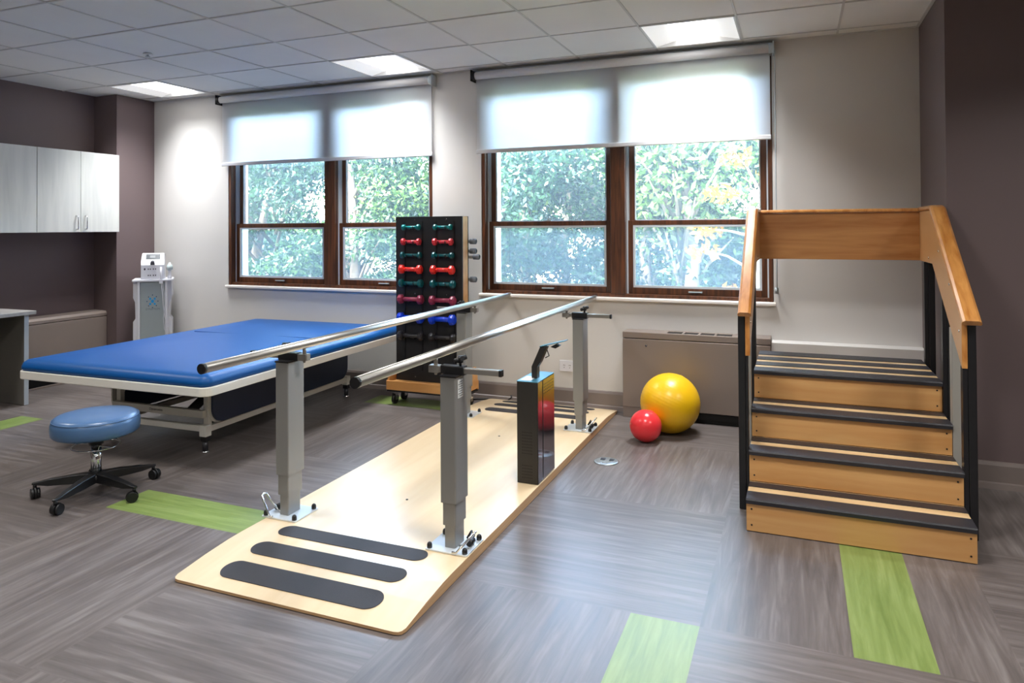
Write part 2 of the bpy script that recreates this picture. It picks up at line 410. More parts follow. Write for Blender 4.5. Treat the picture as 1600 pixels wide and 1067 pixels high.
# ------------------------------------------------------------------ windows
def glass_mat():
    ma = bpy.data.materials.new('window_glass'); ma.use_nodes = True; nt = ma.node_tree; nt.nodes.clear()
    o = nt.nodes.new('ShaderNodeOutputMaterial'); tr = nt.nodes.new('ShaderNodeBsdfTransparent'); tr.inputs[0].default_value = (.93, .98, .98, 1)
    gl = nt.nodes.new('ShaderNodeBsdfGlossy'); gl.inputs['Roughness'].default_value = 0.02
    fr = nt.nodes.new('ShaderNodeFresnel'); fr.inputs[0].default_value = 1.45
    mx = nt.nodes.new('ShaderNodeMixShader')
    nt.links.new(fr.outputs[0], mx.inputs[0]); nt.links.new(tr.outputs[0], mx.inputs[1]); nt.links.new(gl.outputs[0], mx.inputs[2])
    fl = nt.nodes.new('ShaderNodeBsdfTranslucent'); fl.inputs[0].default_value = (.8, .9, 1, 1)      # pale bluish film imitates daylight haze, lightens the view outside
    m3 = nt.nodes.new('ShaderNodeMixShader'); m3.inputs[0].default_value = .03
    nt.links.new(mx.outputs[0], m3.inputs[1]); nt.links.new(fl.outputs[0], m3.inputs[2])
    nt.links.new(m3.outputs[0], o.inputs[0]); return ma
def screen_mat():
    """fine insect mesh: mostly open, its threads catch the daylight"""
    ma = bpy.data.materials.new('insect_screen'); ma.use_nodes = True; nt = ma.node_tree; nt.nodes.clear()
    o = nt.nodes.new('ShaderNodeOutputMaterial'); tr = nt.nodes.new('ShaderNodeBsdfTransparent')
    df = nt.nodes.new('ShaderNodeBsdfDiffuse'); df.inputs[0].default_value = (.22, .27, .32, 1)
    tl = nt.nodes.new('ShaderNodeBsdfTranslucent'); tl.inputs[0].default_value = (.16, .21, .26, 1)
    m1 = nt.nodes.new('ShaderNodeMixShader'); m1.inputs[0].default_value = .5
    mx = nt.nodes.new('ShaderNodeMixShader'); mx.inputs[0].default_value = .30
    nt.links.new(df.outputs[0], m1.inputs[1]); nt.links.new(tl.outputs[0], m1.inputs[2])
    nt.links.new(tr.outputs[0], mx.inputs[1]); nt.links.new(m1.outputs[0], mx.inputs[2]); nt.links.new(mx.outputs[0], o.inputs[0]); return ma
M_GLASS = glass_mat(); M_SCREEN = screen_mat()
def make_window(name, xa, xb, mull):
    t = bpy.data.objects.new(name, None); COL.objects.link(t); t.location = ((xa + xb) / 2, W_Y, WZ0); tag(t, kind='structure')
    yj0, yj1 = W_Y + .004, W_Y + .16
    zb, zt, zm = WZ0 + .004, WZ1 - .004, 1.402
    f = B()
    f.box(xa + .002, xa + .03, yj0, yj1, zb, zt).box(xb - .03, xb - .002, yj0, yj1, zb, zt)
    f.box(xa + .03, xb - .03, yj0, yj1, zt - .03, zt)
    f.box(xa + .03, xb - .03, yj0 + .01, yj1, zb, zb + .028)
    f.box(mull - .055, mull + .055, yj0 + .006, yj1, zb + .028, zt - .03)
    f.build('frame', M_BROWN, t, bevel=.003)
    for (a, c) in ((xa + .03, mull - .055), (mull + .055, xb - .03)):
        k = B()                                          # pale sash channel on each side
        for q0, q1 in ((a, a + .012), (c - .012, c)):
            k.box(q0, q1, W_Y + .06, W_Y + .15, zb + .028, zt - .03)
        k.build('sash_track', M_TRACK, t)
        # upper sash, outer plane
        ya, yb2 = W_Y + .105, W_Y + .14; st = .042
        u = B(); u.box(a + .012, a + .012 + st, ya, yb2, zm - .02, zt - .03).box(c - .012 - st, c - .012, ya, yb2, zm - .02, zt - .03)
        u.box(a + .012 + st, c - .012 - st, ya, yb2, zm - .02, zm + .012).box(a + .012 + st, c - .012 - st, ya, yb2, zt - .08, zt - .03)
        us = u.build('upper_sash', M_BROWN, t, bevel=.003)
        B().box(a + .05, c - .05, ya + .014, ya + .018, zm, zt - .06).build('pane', M_GLASS, us)
        q = B(); q.box(a + .012 + st, a + .02 + st, ya - .003, ya + .01, zm + .012, zt - .08).box(c - .02 - st, c - .012 - st, ya - .003, ya + .01, zm + .012, zt - .08)
        q.box(a + .012 + st, c - .012 - st, ya - .003, ya + .01, zm + .012, zm + .019); q.build('glazing_bead', M_TRACK, us)
        # lower sash, inner plane
        ya, yb2 = W_Y + .062, W_Y + .098; st = .046
        u = B(); u.box(a + .002, a + .002 + st, ya, yb2, zb + .028, zm + .014).box(c - .002 - st, c - .002, ya, yb2, zb + .028, zm + .014)
        u.box(a + .002 + st, c - .002 - st, ya, yb2, zb + .028, zb + .075).box(a + .002 + st, c - .002 - st, ya, yb2, zm - .022, zm + .014)
        ls = u.build('lower_sash', M_BROWN, t, bevel=.003)
        B().box(a + .04, c - .04, ya + .02, ya + .024, zb + .06, zm - .01).build('pane', M_GLASS, ls)
        q = B(); e = .016; x0, x1 = a + .002 + st, c - .002 - st
        q.box(x0, x0 + e, ya + .002, ya + .016, zb + .075, zm - .022).box(x1 - e, x1, ya + .002, ya + .016, zb + .075, zm - .022)
        q.box(x0 + e, x1 - e, ya + .002, ya + .016, zb + .075, zb + .075 + e).box(x0 + e, x1 - e, ya + .002, ya + .016, zm - .022 - e, zm - .022)
        q.build('screen_frame', M_TRACK, ls)
        B().add([(x0, ya + .04, zb + .07), (x1, ya + .04, zb + .07), (x1, ya + .04, zm - .02), (x0, ya + .04, zm - .02)], [(0, 1, 2, 3)]).build('insect_screen', M_SCREEN, ls)
        cx = (a + c) / 2
        l = B(); l.box(cx - .022, cx + .022, ya + .004, ya + .03, zm + .014, zm + .022).cyl((cx, ya + .018, zm + .022), (cx, ya + .018, zm + .034), .011).box(cx - .004, cx + .03, ya + .012, ya + .022, zm + .028, zm + .036)
        l.build('sash_lock', M_GREYPL, ls)
        h = B(); h.prism(rrect(cx - .05, cx + .05, ya - .022, ya + .001, .008), 'z', zb + .048, zb + .056); h.build('lift_handle', M_GREYPL, ls)
    return t
make_window('window_1', *WINS[0], -3.836)
make_window('window_2', *WINS[1], -1.24)
for i, (a, c) in enumerate(WINS):
    sb = B(); sb.prism([(W_Y + .05, .83), (W_Y + .05, .842), (W_Y - .028, .842), (W_Y - .034, .836), (W_Y - .034, .822), (W_Y - .028, .816), (W_Y + .0, .816), (W_Y + .002, .83)], 'x', a - .012, c + .012)
    struct('trim_%d' % (i + 3), sb, M_SILL)
# roller shades
def shade_mat():
    ma = bpy.data.materials.new('translucent_shade_cloth'); ma.use_nodes = True; nt = ma.node_tree; nt.nodes.clear()
    o = nt.nodes.new('ShaderNodeOutputMaterial'); L = nt.links.new
    tc = nt.nodes.new('ShaderNodeTexCoord'); nz = nt.nodes.new('ShaderNodeTexNoise'); nz.inputs['Scale'].default_value = 300
    L(tc.outputs['Object'], nz.inputs['Vector'])
    cr = nt.nodes.new('ShaderNodeValToRGB'); cr.color_ramp.elements[0].color = (.86, .86, .87, 1); cr.color_ramp.elements[1].color = (.93, .93, .94, 1)
    L(nz.outputs['Fac'], cr.inputs['Fac'])
    df = nt.nodes.new('ShaderNodeBsdfDiffuse'); tl = nt.nodes.new('ShaderNodeBsdfTranslucent'); tr = nt.nodes.new('ShaderNodeBsdfTransparent')
    tr.inputs[0].default_value = (.9, .95, 1, 1)
    L(cr.outputs[0], df.inputs[0]); tl.inputs[0].default_value = (.68, .67, .67, 1)
    m1 = nt.nodes.new('ShaderNodeMixShader'); m1.inputs[0].default_value = .55
    m2 = nt.nodes.new('ShaderNodeMixShader'); m2.inputs[0].default_value = .01
    L(df.outputs[0], m1.inputs[1]); L(tl.outputs[0], m1.inputs[2]); L(m1.outputs[0], m2.inputs[1]); L(tr.outputs[0], m2.inputs[2]); L(m2.outputs[0], o.inputs[0])
    return ma
M_SHADE = shade_mat()
M_SHADEBAR = mat('white_shade_bar', (222, 222, 224), 0.45)
def shade(xa, xb, label, chain):
    yc = W_Y - .062; zc = 2.583
    t = thing('roller_shade', label, 'window shade', ((xa + xb) / 2, yc, zc), 'roller shades over the windows')
    B().cyl((xa + .02, yc, zc), (xb - .02, yc, zc), .031, n=28).build('roller', M_SHADEBAR, t)
    B().box(xa, xb, yc + .032, W_Y - .001, zc + .028, zc + .046).build('mounting_rail', M_TRACK, t)
    c = B(); y = yc + .028
    N = 24; vs = []; fs = []
    for k in range(N + 1):
        x = xa + .025 + (xb - xa - .05) * k / N
        vs += [(x, y, zc), (x, y + .0005, 1.99)]
    for k in range(N): fs.append((2 * k, 2 * k + 2, 2 * k + 3, 2 * k + 1))
    c.add(vs, fs, True); c.build('shade_cloth', M_SHADE, t)
    B().prism(rrect(y - .008, y + .008, 1.962, 1.994, .006), 'x', xa + .022, xb - .022).build('bottom_bar', M_SHADEBAR, t)
    for x, s_ in ((xa, -1), (xb, 1)):
        q = B(); q.box(x - .004, x + .004, yc - .035, W_Y - .001, zc - .045, zc + .046).cyl((x, yc, zc), (x - s_ * .03, yc, zc), .036)
        q.build('bracket', M_BLACK if s_ < 0 else M_GREYPL, t, bevel=.003)
    if chain:
        x = xb + .008; q = B(); zt, zl = zc - .02, chain
        pts = [(x, yc - .03, zt - (zt - zl) * i / 10) for i in range(11)] + [(x, yc - .015, zl - .015), (x, yc, zl)] + [(x, yc + .0, zl + (zt - zl) * i / 10) for i in range(1, 11)]
        q.tube(pts, .0032, n=6)
        q.build('bead_chain', M_GREYPL, t)
        q = B(); q.cyl((x, yc - .015, zl - .0), (x, yc - .015, zl - .04), .012).cyl((x, yc - .015, zl - .02), (x, W_Y - .001, zl - .02), .006); q.build('chain_tensioner', M_GREYPL, t)
    return t
shade(-5.045, -2.76, 'white roller shade pulled halfway down over the left window', None)
shade(-2.40, -0.135, 'wider white roller shade with bead chain over the right window', 0.95)
# white exterior return beside the right window
struct('trim_5', B().box(-2.85, -2.60, W_Y + T, 6.2, -3.0, 4.0), mat('white_exterior_stucco', (240, 238, 232), .8))

# ------------------------------------------------------------------ outside: ground and trees
struct('ground', B().box(-40, 25, W_Y + T, 60, -3.3, -3.2), mat('green_lawn', (128, 144, 104), .9, var=.2, vscale=1))  # plain lawn green with noise variation
def leaf_mat(name, cols, trans=.5):
    ma = bpy.data.materials.new(name); ma.use_nodes = True; nt = ma.node_tree; nt.nodes.clear(); L = nt.links.new
    o = nt.nodes.new('ShaderNodeOutputMaterial'); ge = nt.nodes.new('ShaderNodeNewGeometry')
    cr = nt.nodes.new('ShaderNodeValToRGB'); e = cr.color_ramp.elements
    e[0].color = (*s2l(cols[0]), 1); e[1].color = (*s2l(cols[-1]), 1)
    for k, c in enumerate(cols[1:-1]): q = e.new((k + 1) / (len(cols) - 1)); q.color = (*s2l(c), 1)
    L(ge.outputs['Random Per Island'], cr.inputs['Fac'])
    df = nt.nodes.new('ShaderNodeBsdfDiffuse'); tl = nt.nodes.new('ShaderNodeBsdfTranslucent'); gl = nt.nodes.new('ShaderNodeBsdfGlossy'); gl.inputs['Roughness'].default_value = .4
    L(cr.outputs[0], df.inputs[0]); L(cr.outputs[0], tl.inputs[0])
    m1 = nt.nodes.new('ShaderNodeMixShader'); m1.inputs[0].default_value = trans
    m2 = nt.nodes.new('ShaderNodeMixShader'); m2.inputs[0].default_value = .03
    L(df.outputs[0], m1.inputs[1]); L(tl.outputs[0], m1.inputs[2]); L(m1.outputs[0], m2.inputs[1]); L(gl.outputs[0], m2.inputs[2]); L(m2.outputs[0], o.inputs[0])
    return ma
M_LEAF = [leaf_mat('mid_green_leaves', [(14, 36, 16), (34, 60, 28), (76, 102, 52)]),
          leaf_mat('blue_green_leaves', [(10, 30, 20), (24, 50, 34), (58, 88, 56)]),
          leaf_mat('pale_yellow_green_leaves', [(38, 66, 22), (72, 98, 40), (120, 138, 72)]),
          leaf_mat('autumn_leaves', [(160, 88, 10), (182, 118, 18), (130, 118, 26)])]
M_BARK = mat('grey_bark', (96, 84, 70), .9, bump=.8, bscale=40)
def leaf_cloud(blobs, n, size, seed):
    """n small folded leaf blades scattered through ellipsoid clumps, as one mesh"""
    rg = np.random.default_rng(seed)
    w = np.array([q[3] * q[4] for q in blobs]); w = w / w.sum()
    idx = rg.choice(len(blobs), n, p=w)
    c = np.array([q[:3] for q in blobs])[idx]; r = np.array([[q[3], q[3], q[4]] for q in blobs])[idx]
    d = rg.normal(size=(n, 3)); d /= np.linalg.norm(d, axis=1)[:, None]
    p = c + d * r * (rg.random((n, 1)) ** .38)
    t = rg.normal(size=(n, 3)); t /= np.linalg.norm(t, axis=1)[:, None]
    nn = np.cross(t, d + .8 * rg.normal(size=(n, 3))); nn /= np.linalg.norm(nn, axis=1)[:, None]
    s_ = size * (.6 + .8 * rg.random((n, 1)))
    q = np.stack([p - t * s_, p + nn * s_ * .42, p + t * s_, p - nn * s_ * .42], 1).reshape(-1, 3)
    me = bpy.data.meshes.new('leaves'); me.vertices.add(n * 4); me.vertices.foreach_set('co', q.ravel())
    me.loops.add(n * 4); me.loops.foreach_set('vertex_index', np.arange(n * 4)); me.polygons.add(n)
    me.polygons.foreach_set('loop_start', np.arange(n) * 4); me.polygons.foreach_set('loop_total', np.full(n, 4)); me.update()
    return me
def tree(x, y, h, rad, leafm, label, n=9000, size=.042, seed=1, low=-2.6, group='trees outside the windows'):
    t = thing('tree', label, 'tree', (x, y, -3.2), group)
    rg = random.Random(seed)
    br = B(); top = Vector((x + rg.uniform(-.3, .3), y, h))
    trunk = [Vector((x, y, -3.2)), Vector((x + rg.uniform(-.1, .1), y, -1)), Vector((x + rg.uniform(-.2, .2), y, 1)), top]
    br.tube(trunk, [.14, .12, .08, .03], n=8)
    blobs = []
    for k in range(26):
        z = low + (h + .6 - low) * (k + .5) / 26
        a = rg.uniform(0, 2 * PI); q = rad * rg.uniform(.25, .85) * (1 - .35 * abs((z - 1) / 4))
        cx, cy = x + q * math.cos(a), y + q * math.sin(a)
        blobs.append((cx, cy, z, rg.uniform(.45, .85), rg.uniform(.3, .55)))
        f = max(0.0, min(1.0, (z - .5 + 3.2) / (h + 3.2))); s0 = trunk[0].lerp(top, f * .9)
        br.tube([s0, (s0 + Vector((cx, cy, z))) / 2 + Vector((0, 0, .12)), Vector((cx, cy, z))], [.035, .022, .008], n=5)
    br.build('trunk', M_BARK, t)
    me = leaf_cloud(blobs, n, size, seed); me.materials.append(leafm)
    me.transform(Matrix.Translation((-x, -y, 3.2)))
    o = bpy.data.objects.new('crown', me); COL.objects.link(o); o.parent = t
    return t
tree(-8.2, 9.4, 2.7, 1.5, M_LEAF[1], 'blue green leafy tree seen through the left sash of the left window', 34000, seed=2)
tree(-6.1, 9.0, 2.8, 1.4, M_LEAF[0], 'mid green leafy tree behind the centre post of the left window', 34000, seed=3)
tree(-5.0, 10.4, 3.1, 1.6, M_LEAF[2], 'bright yellow green tree seen through the right sash of the left window', 34000, seed=4)
tree(-3.6, 9.2, 2.7, 1.5, M_LEAF[1], 'blue green tree seen through the left sash of the right window', 36000, seed=5)
tree(-1.9, 9.6, 2.9, 1.5, M_LEAF[0], 'mid green tree behind the centre post of the right window', 36000, seed=6)
tree(-1.2, 8.6, 2.6, 1.0, M_LEAF[2], 'pale yellow green tree seen through the upper right sash of the right window', 4200, size=.05, seed=7, low=1.2)
tree(-0.1, 9.4, 2.9, 1.5, M_LEAF[0], 'mid green tree at the far right edge of the right window', 36000, seed=8)
BACK = ('leafy tree in the back row, hidden among the crowns outside', 'back row of trees outside')
for k, (x, y) in enumerate(((-13.5, 13.2), (-11, 12.4), (-8.6, 12.6), (-6.2, 13), (-3.9, 12.6), (-1.6, 12.8), (.8, 12.6))):
    tree(x, y, 3.5, 1.9, M_LEAF[(0, 1, 0, 2, 1, 0, 1)[k]], BACK[0], 20000, size=.09, seed=20 + k, group=BACK[1])
# small autumn tree close to the right window
t = thing('autumn_sapling', 'slender sapling with yellow orange leaves near the right window', 'tree', (-.35, 7.3, -3.2))
br = B(); br.tube([(-.35, 7.3, -3.2), (-.4, 7.3, -.5), (-.33, 7.25, 1.0), (-.3, 7.2, 2.0)], [.05, .045, .03, .012], n=7)
bl = []
for (dx, dz, z) in ((-.55, .25, .9), (-.5, .1, 1.25), (-.35, .2, 1.5), (.3, .2, 1.2), (.15, .3, 1.6), (-.25, -.1, .8), (-.2, .3, 1.75)):
    br.tube([(-.35, 7.27, z), (-.35 + dx * .5, 7.2, z + dz * .7), (-.35 + dx, 7.1, z + dz)], [.018, .011, .005], n=5)
    bl.append((-.35 + dx * .9, 7.12, z + dz * .9, .17, .10))
br.build('trunk', mat('pale_bark', (190, 178, 160), .8), t)
me = leaf_cloud(bl, 420, .045, 99); me.materials.append(M_LEAF[3]); me.transform(Matrix.Translation((.35, -7.3, 3.2)))
o = bpy.data.objects.new('crown', me); COL.objects.link(o); o.parent = t

# ------------------------------------------------------------------ parallel bars on their wooden platform
PX0, PX1, PYN, PYF, PZ = -2.262, -1.235, 2.068, 5.165, 0.046
t = thing('parallel_bars', 'pale wooden platform with four grey adjustable posts carrying two long steel handrails', 'parallel bars', ((PX0 + PX1) / 2, (PYN + PYF) / 2, 0))
b = B(); r = .03
prof = [(PYN, .004), (PYN, .012), (PYN + .17, PZ - .012), (PYN + .30, PZ - .002), (PYN + .38, PZ), (PYF - .38, PZ), (PYF - .30, PZ - .002), (PYF - .17, PZ - .012), (PYF, .012), (PYF, .004)]
def cut(y):     # rounded platform corners
    d = min(y - PYN, PYF - y)
    return 0 if d >= r else r - math.sqrt(max(0, r * r - (r - d) ** 2))
ys = [PYN, PYN + .004, PYN + .012, PYN + .03, PYN + .17, PYN + .30, PYN + .38, PYF - .38, PYF - .30, PYF - .17, PYF - .03, PYF - .012, PYF - .004, PYF]
def zt(y):
    d = min(y - PYN, PYF - y)
    for (d0, z0), (d1, z1) in (((0, .014), (.17, PZ - .012)), ((.17, PZ - .012), (.30, PZ - .002)), ((.30, PZ - .002), (.38, PZ))):
        if d <= d1: return z0 + (z1 - z0) * (d - d0) / (d1 - d0)
    return PZ
vs = []; fs = []; mi = []
for y in ys:
    c = cut(y); vs += [(PX0 + c, y, .003), (PX0 + c, y, zt(y) - .001), (PX1 - c, y, zt(y) - .001), (PX1 - c, y, .003)]
for k in range(len(ys) - 1):
    a = 4 * k
    for q, m_ in (((a, a + 1, a + 5, a + 4), 1), ((a + 1, a + 2, a + 6, a + 5), 0), ((a + 2, a + 3, a + 7, a + 6), 1), ((a + 3, a, a + 4, a + 7), 1)):
        fs.append(q); mi.append(m_)
n = len(vs); fs += [(0, 1, 2, 3), (n - 4, n - 1, n - 2, n - 3)]; mi += [1, 1]
for f, m_ in zip(fs, mi): pass
b.v = [tuple(v) for v in vs]; b.f = [list(f) for f in fs]; b.sm = [False] * len(fs); b.mi = mi
b.cyl((-1.77, 3.02, PZ - .001), (-1.77, 3.02, PZ + .0015), .006, mi=2).cyl((-1.76, 4.15, PZ - .001), (-1.76, 4.15, PZ + .0015), .006, mi=2)
plat = b.build('platform', [M_MAPLE, M_MAPLE_EDGE, M_BLACK], t)
def grip(y0, y1, xa, xb):
    R = (y1 - y0) / 2; pts = rrect(xa, xb, y0, y1, R * .98, 10)
    g = B(); n = len(pts)
    vs = [(p[0], p[1], zt(p[1]) + .0018) for p in pts] + [(p[0], p[1], zt(p[1]) - .0006) for p in pts]
    # fan in rows so that it follows the ramp
    g.add(vs, [(i, (i + 1) % n, n + (i + 1) % n, n + i) for i in range(n)] + [tuple(range(n))])
    g.build('grip_strip', M_STRIP, plat)
for ya, yb in ((2.135, 2.245), (2.305, 2.405), (2.475, 2.57)): grip(ya, yb, -2.115, -1.39)
for ya, yb in ((4.70, 4.79), (4.87, 4.96), (5.035, 5.12)): grip(ya, yb, -2.12, -1.39)
BZ = .833; BX = (-2.112, -1.418)
for x in BX:
    h = B().cyl((x, PYN + .012, BZ), (x, PYF + .035, BZ), .0195, n=32)
    hr = h.build('handrail', M_STEEL, t)
    B().cyl((x, PYN, BZ), (x, PYN + .014, BZ), .0203, n=32).build('end_cap', M_BLACK, hr)
    B().cyl((x, PYF + .033, BZ), (x, PYF + .047, BZ), .0203, n=32).build('end_cap', M_STEEL, hr)
def post(xc, yc, sgn, bx, topz):
    """sgn=+1: the arm sticks out to the right (right row)"""
    e = B(); z0 = PZ + .002
    # telescoping column: outer tube is the post itself
    e.prism(rrect(xc - .036, xc + .036, yc - .058, yc + .058, .006, 3), 'z', .238, topz)
    p = e.build('post', M_GREYPAINT, t)
    B().prism(rrect(xc - .030, xc + .030, yc - .051, yc + .051, .006, 3), 'z', .145, .24).build('middle_tube', M_GREYPAINT, p)
    B().prism(rrect(xc - .0245, xc + .0245, yc - .044, yc + .044, .006, 3), 'z', z0, .147).build('inner_tube', M_GREYPAINT, p)
    pl = B(); pl.prism(rrect(xc - .095, xc + .095, yc - .085, yc + .085, .008), 'z', PZ + .0005, PZ + .006)
    pl.build('base_plate', M_ZINC, p)
    for sx in (-1, 1):
        for sy in (-1, 1):
            c = (xc + sx * .08, yc + sy * .07, PZ + .006)
            B().lathe([(.011, 0), (.011, .012), (.009, .019), (.004, .023)], c, 14).build('bolt_cap', M_BLACK, p)
    # sleeve clamp on top, with the sliding arm through it
    az = topz + .022
    s_ = B(); s_.box(xc - .038, xc + .038, yc - .06, yc + .06, topz, topz + .006)
    s_.prism(rrect(yc - .02, yc + .02, az - .019, az + .019, .004, 2), 'x', xc - .052, xc + .052)
    s_.build('clamp_sleeve', M_BLACK, p)
    a0 = bx - sgn * .022; a1 = bx + sgn * .30
    lo, hi = min(a0, a1), max(a0, a1)
    a = B().prism(rrect(yc - .013, yc + .013, az - .012, az + .012, .003, 2), 'x', lo, hi); a.build('sliding_arm', M_GREYARM, p)
    B().prism(rrect(yc - .0145, yc + .0145, az - .0135, az + .0135, .003, 2), 'x', (hi - .006) if sgn > 0 else (lo - .004), (hi + .004) if sgn > 0 else (lo + .006)).build('arm_cap', M_BLACK, p)
    q = B(); q.box(bx - .026, bx + .02, yc - .017, yc + .017, az - .015, az + .015)
    q.cyl((bx, yc, az + .012), (bx, yc, BZ - .012), .0085).cyl((bx, yc, az - .015), (bx, yc, az - .026), .008, .005)
    q.build('rail_support', M_GREYARM, p)
    kx = xc + sgn * .03
    kn = B(); kn.cyl((kx, yc + .0, az + .018), (kx, yc, az + .034), .006)
    for i in range(4):
        an = PI / 4 + i * PI / 2
        kn.cyl((kx, yc, az + .046), (kx + .027 * math.cos(an), yc + .027 * math.sin(an), az + .046 + .010 * math.cos(an)), .011, .010, 10)
    kn.lathe([(.013, .032), (.015, .050), (.010, .060)], (kx, yc, az), 16); kn.build('star_knob', M_BLACK, p)
    # foot release: bent chrome hoop and black pawl at the foot
    x1 = xc + sgn * .05
    hp = B(); d = sgn
    hp.tube([(xc + d * .03, yc - .085, PZ + .01), (xc + d * .05, yc - .085, PZ + .012), (xc + d * .112, yc - .06, PZ + .085), (xc + d * .118, yc - .045, PZ + .09),
             (xc + d * .112, yc - .03, PZ + .085), (xc + d * .05, yc - .02, PZ + .012), (xc + d * .03, yc - .02, PZ + .01)], .0045, 8)
    hp.build('release_hoop', M_CHROME, p)
    pw = B(); pw.cyl((xc + d * .07, yc - .01, PZ + .02), (xc + d * .07, yc + .03, PZ + .02), .013, n=16)
    pw.tube([(xc + d * .035, yc + .05, PZ + .012), (xc + d * .05, yc + .06, PZ + .04), (xc + d * .06, yc + .03, PZ + .03), (xc + d * .07, yc + .01, PZ + .02)], .006, 8)
    pw.lathe([(.012, 0), (.013, .007), (.004, .012)], (xc + d * .045, yc + .075, PZ + .012), 14)
    pw.build('release_pawl', M_BLACK, p)
    return p
PL1 = post(-2.195, 2.682, -1, BX[0], .752)
PL2 = post(-1.333, 2.662, 1, BX[1], .752)
PL3 = post(-2.195, 4.555, -1, BX[0], .765)
PL4 = post(-1.325, 4.50, 1, BX[1], .765)
st = B(); xs = -1.333 + .0362
st.box(xs, xs + .0006, 2.625, 2.675, .665, .74)
st.build('warning_label', mat('white_label', (214, 214, 210), .5), PL2)
st = B()
for k in range(7): st.box(xs + .0006, xs + .001, 2.63 + (.0 if k % 2 else .008), 2.67, .671 + k * .0095, .6745 + k * .0095)
st.build('label_print', mat('grey_print', (110, 110, 112), .6), PL2)

# ------------------------------------------------------------------ treadle / control pedestal on the platform
ux0, ux1, uy0, uy1, uz0, uz1 = -1.354, -1.240, 3.430, 3.700, PZ + .001, .572
t = thing('control_pedestal', 'narrow black metal pedestal with gooseneck plate standing on the wooden platform', 'pedestal', ((ux0 + ux1) / 2, (uy0 + uy1) / 2, PZ))
M_GLOSSBLK = mat('gloss_black_metal', (30, 30, 32), 0.16, 0.6, coat=.5)
M_DARKMET = mat('dark_bronze_metal', (52, 50, 48), 0.38, 0.5)
B().box(ux0, ux1, uy0, uy0 + .075, uz0, uz1 - .004).build('housing', M_DARKMET, t, bevel=.002)
B().box(ux0 + .002, ux1 - .002, uy0 + .079, uy1, uz0, uz1 - .004).build('rear_housing', M_DARKMET, t, bevel=.002)
B().box(ux1 - .0005, ux1 + .0012, uy0 + .083, uy1 - .003, uz0 + .004, uz1 - .006).build('glossy_side_panel', mat('mirror_black_panel', (120, 120, 126), 0.09, 0.9), t, bevel=.001)
B().box(ux1 - .0005, ux1 + .0012, uy0 + .004, uy0 + .072, uz0 + .004, uz1 - .006).build('glossy_side_strip', MATS['mirror_black_panel'], t, bevel=.001)
B().box(ux0 - .001, ux1 + .001, uy0 - .001, uy1 + .001, uz1 - .004, uz1).build('lid', mat('teal_metal_lid', (74, 132, 150), .3, .4), t, bevel=.001)
B().box(ux0 + .012, ux1 - .045, uy0 + .02, uy0 + .12, uz1 + .0002, uz1 + .002).build('instruction_card', mat('white_card', (232, 234, 234), .5), t)
v = B()
for iz in range(16):
    for ix in range(7):
        if iz in (5, 6, 7): continue
        x = ux0 + .03 + ix * .0085; z = uz0 + .03 + iz * .0155
        v.add([(x - .0022, uy0 - .0006, z - .0022), (x + .0022, uy0 - .0006, z - .0022), (x + .0022, uy0 - .0006, z + .0022), (x - .0022, uy0 - .0006, z + .0022)], [(0, 1, 2, 3)])
v.build('vent_perforation', M_GAP, t)
v = B()
for iy in range(7):
    for iz in range(4):
        v.cyl((ux1 + .0005, uy0 + .1 + iy * .024, uz1 - .03 - iz * .016), (ux1 + .003, uy0 + .1 + iy * .024, uz1 - .03 - iz * .016), .0022, n=8)
v.build('rivet', M_DARKMET, t)
g = B(); gx, gy = -1.288, 3.53
path = [(gx, uz1), (gx, uz1 + .062), (gx + .052, uz1 + .166), (gx + .066, uz1 + .178)]
w = .013
poly = [(gx - w, uz1), (gx - w, uz1 + .062), (gx + .036, uz1 + .17), (gx + .036 + .036, uz1 + .17), (gx + .034, uz1 + .085), (gx + w + .004, uz1 + .06), (gx + w + .004, uz1)]
g.prism(poly, 'y', gy - .022, gy + .022); g.build('neck', M_DARKMET, t, bevel=.002)
g = B(); a = (gx + .034, uz1 + .168); c = (gx + .175, uz1 + .205)
g.prism([a, c, (c[0], c[1] + .004), (a[0], a[1] + .004)], 'y', gy - .026, gy + .026); g.build('top_plate', MATS['teal_metal_lid'], t)
g = B(); g.prism([(gx + .09, uz1 + .17), (gx + .12, uz1 + .187), (gx + .142, uz1 + .178), (gx + .118, uz1 + .163)], 'y', gy - .015, gy + .015)
g.tube([(gx + .06, gy + .018, uz1 + .15), (gx + .068, gy + .03, uz1 + .115), (gx + .05, gy + .02, uz1 + .105)], .003, 6)
g.build('switch', M_BLACK, t)

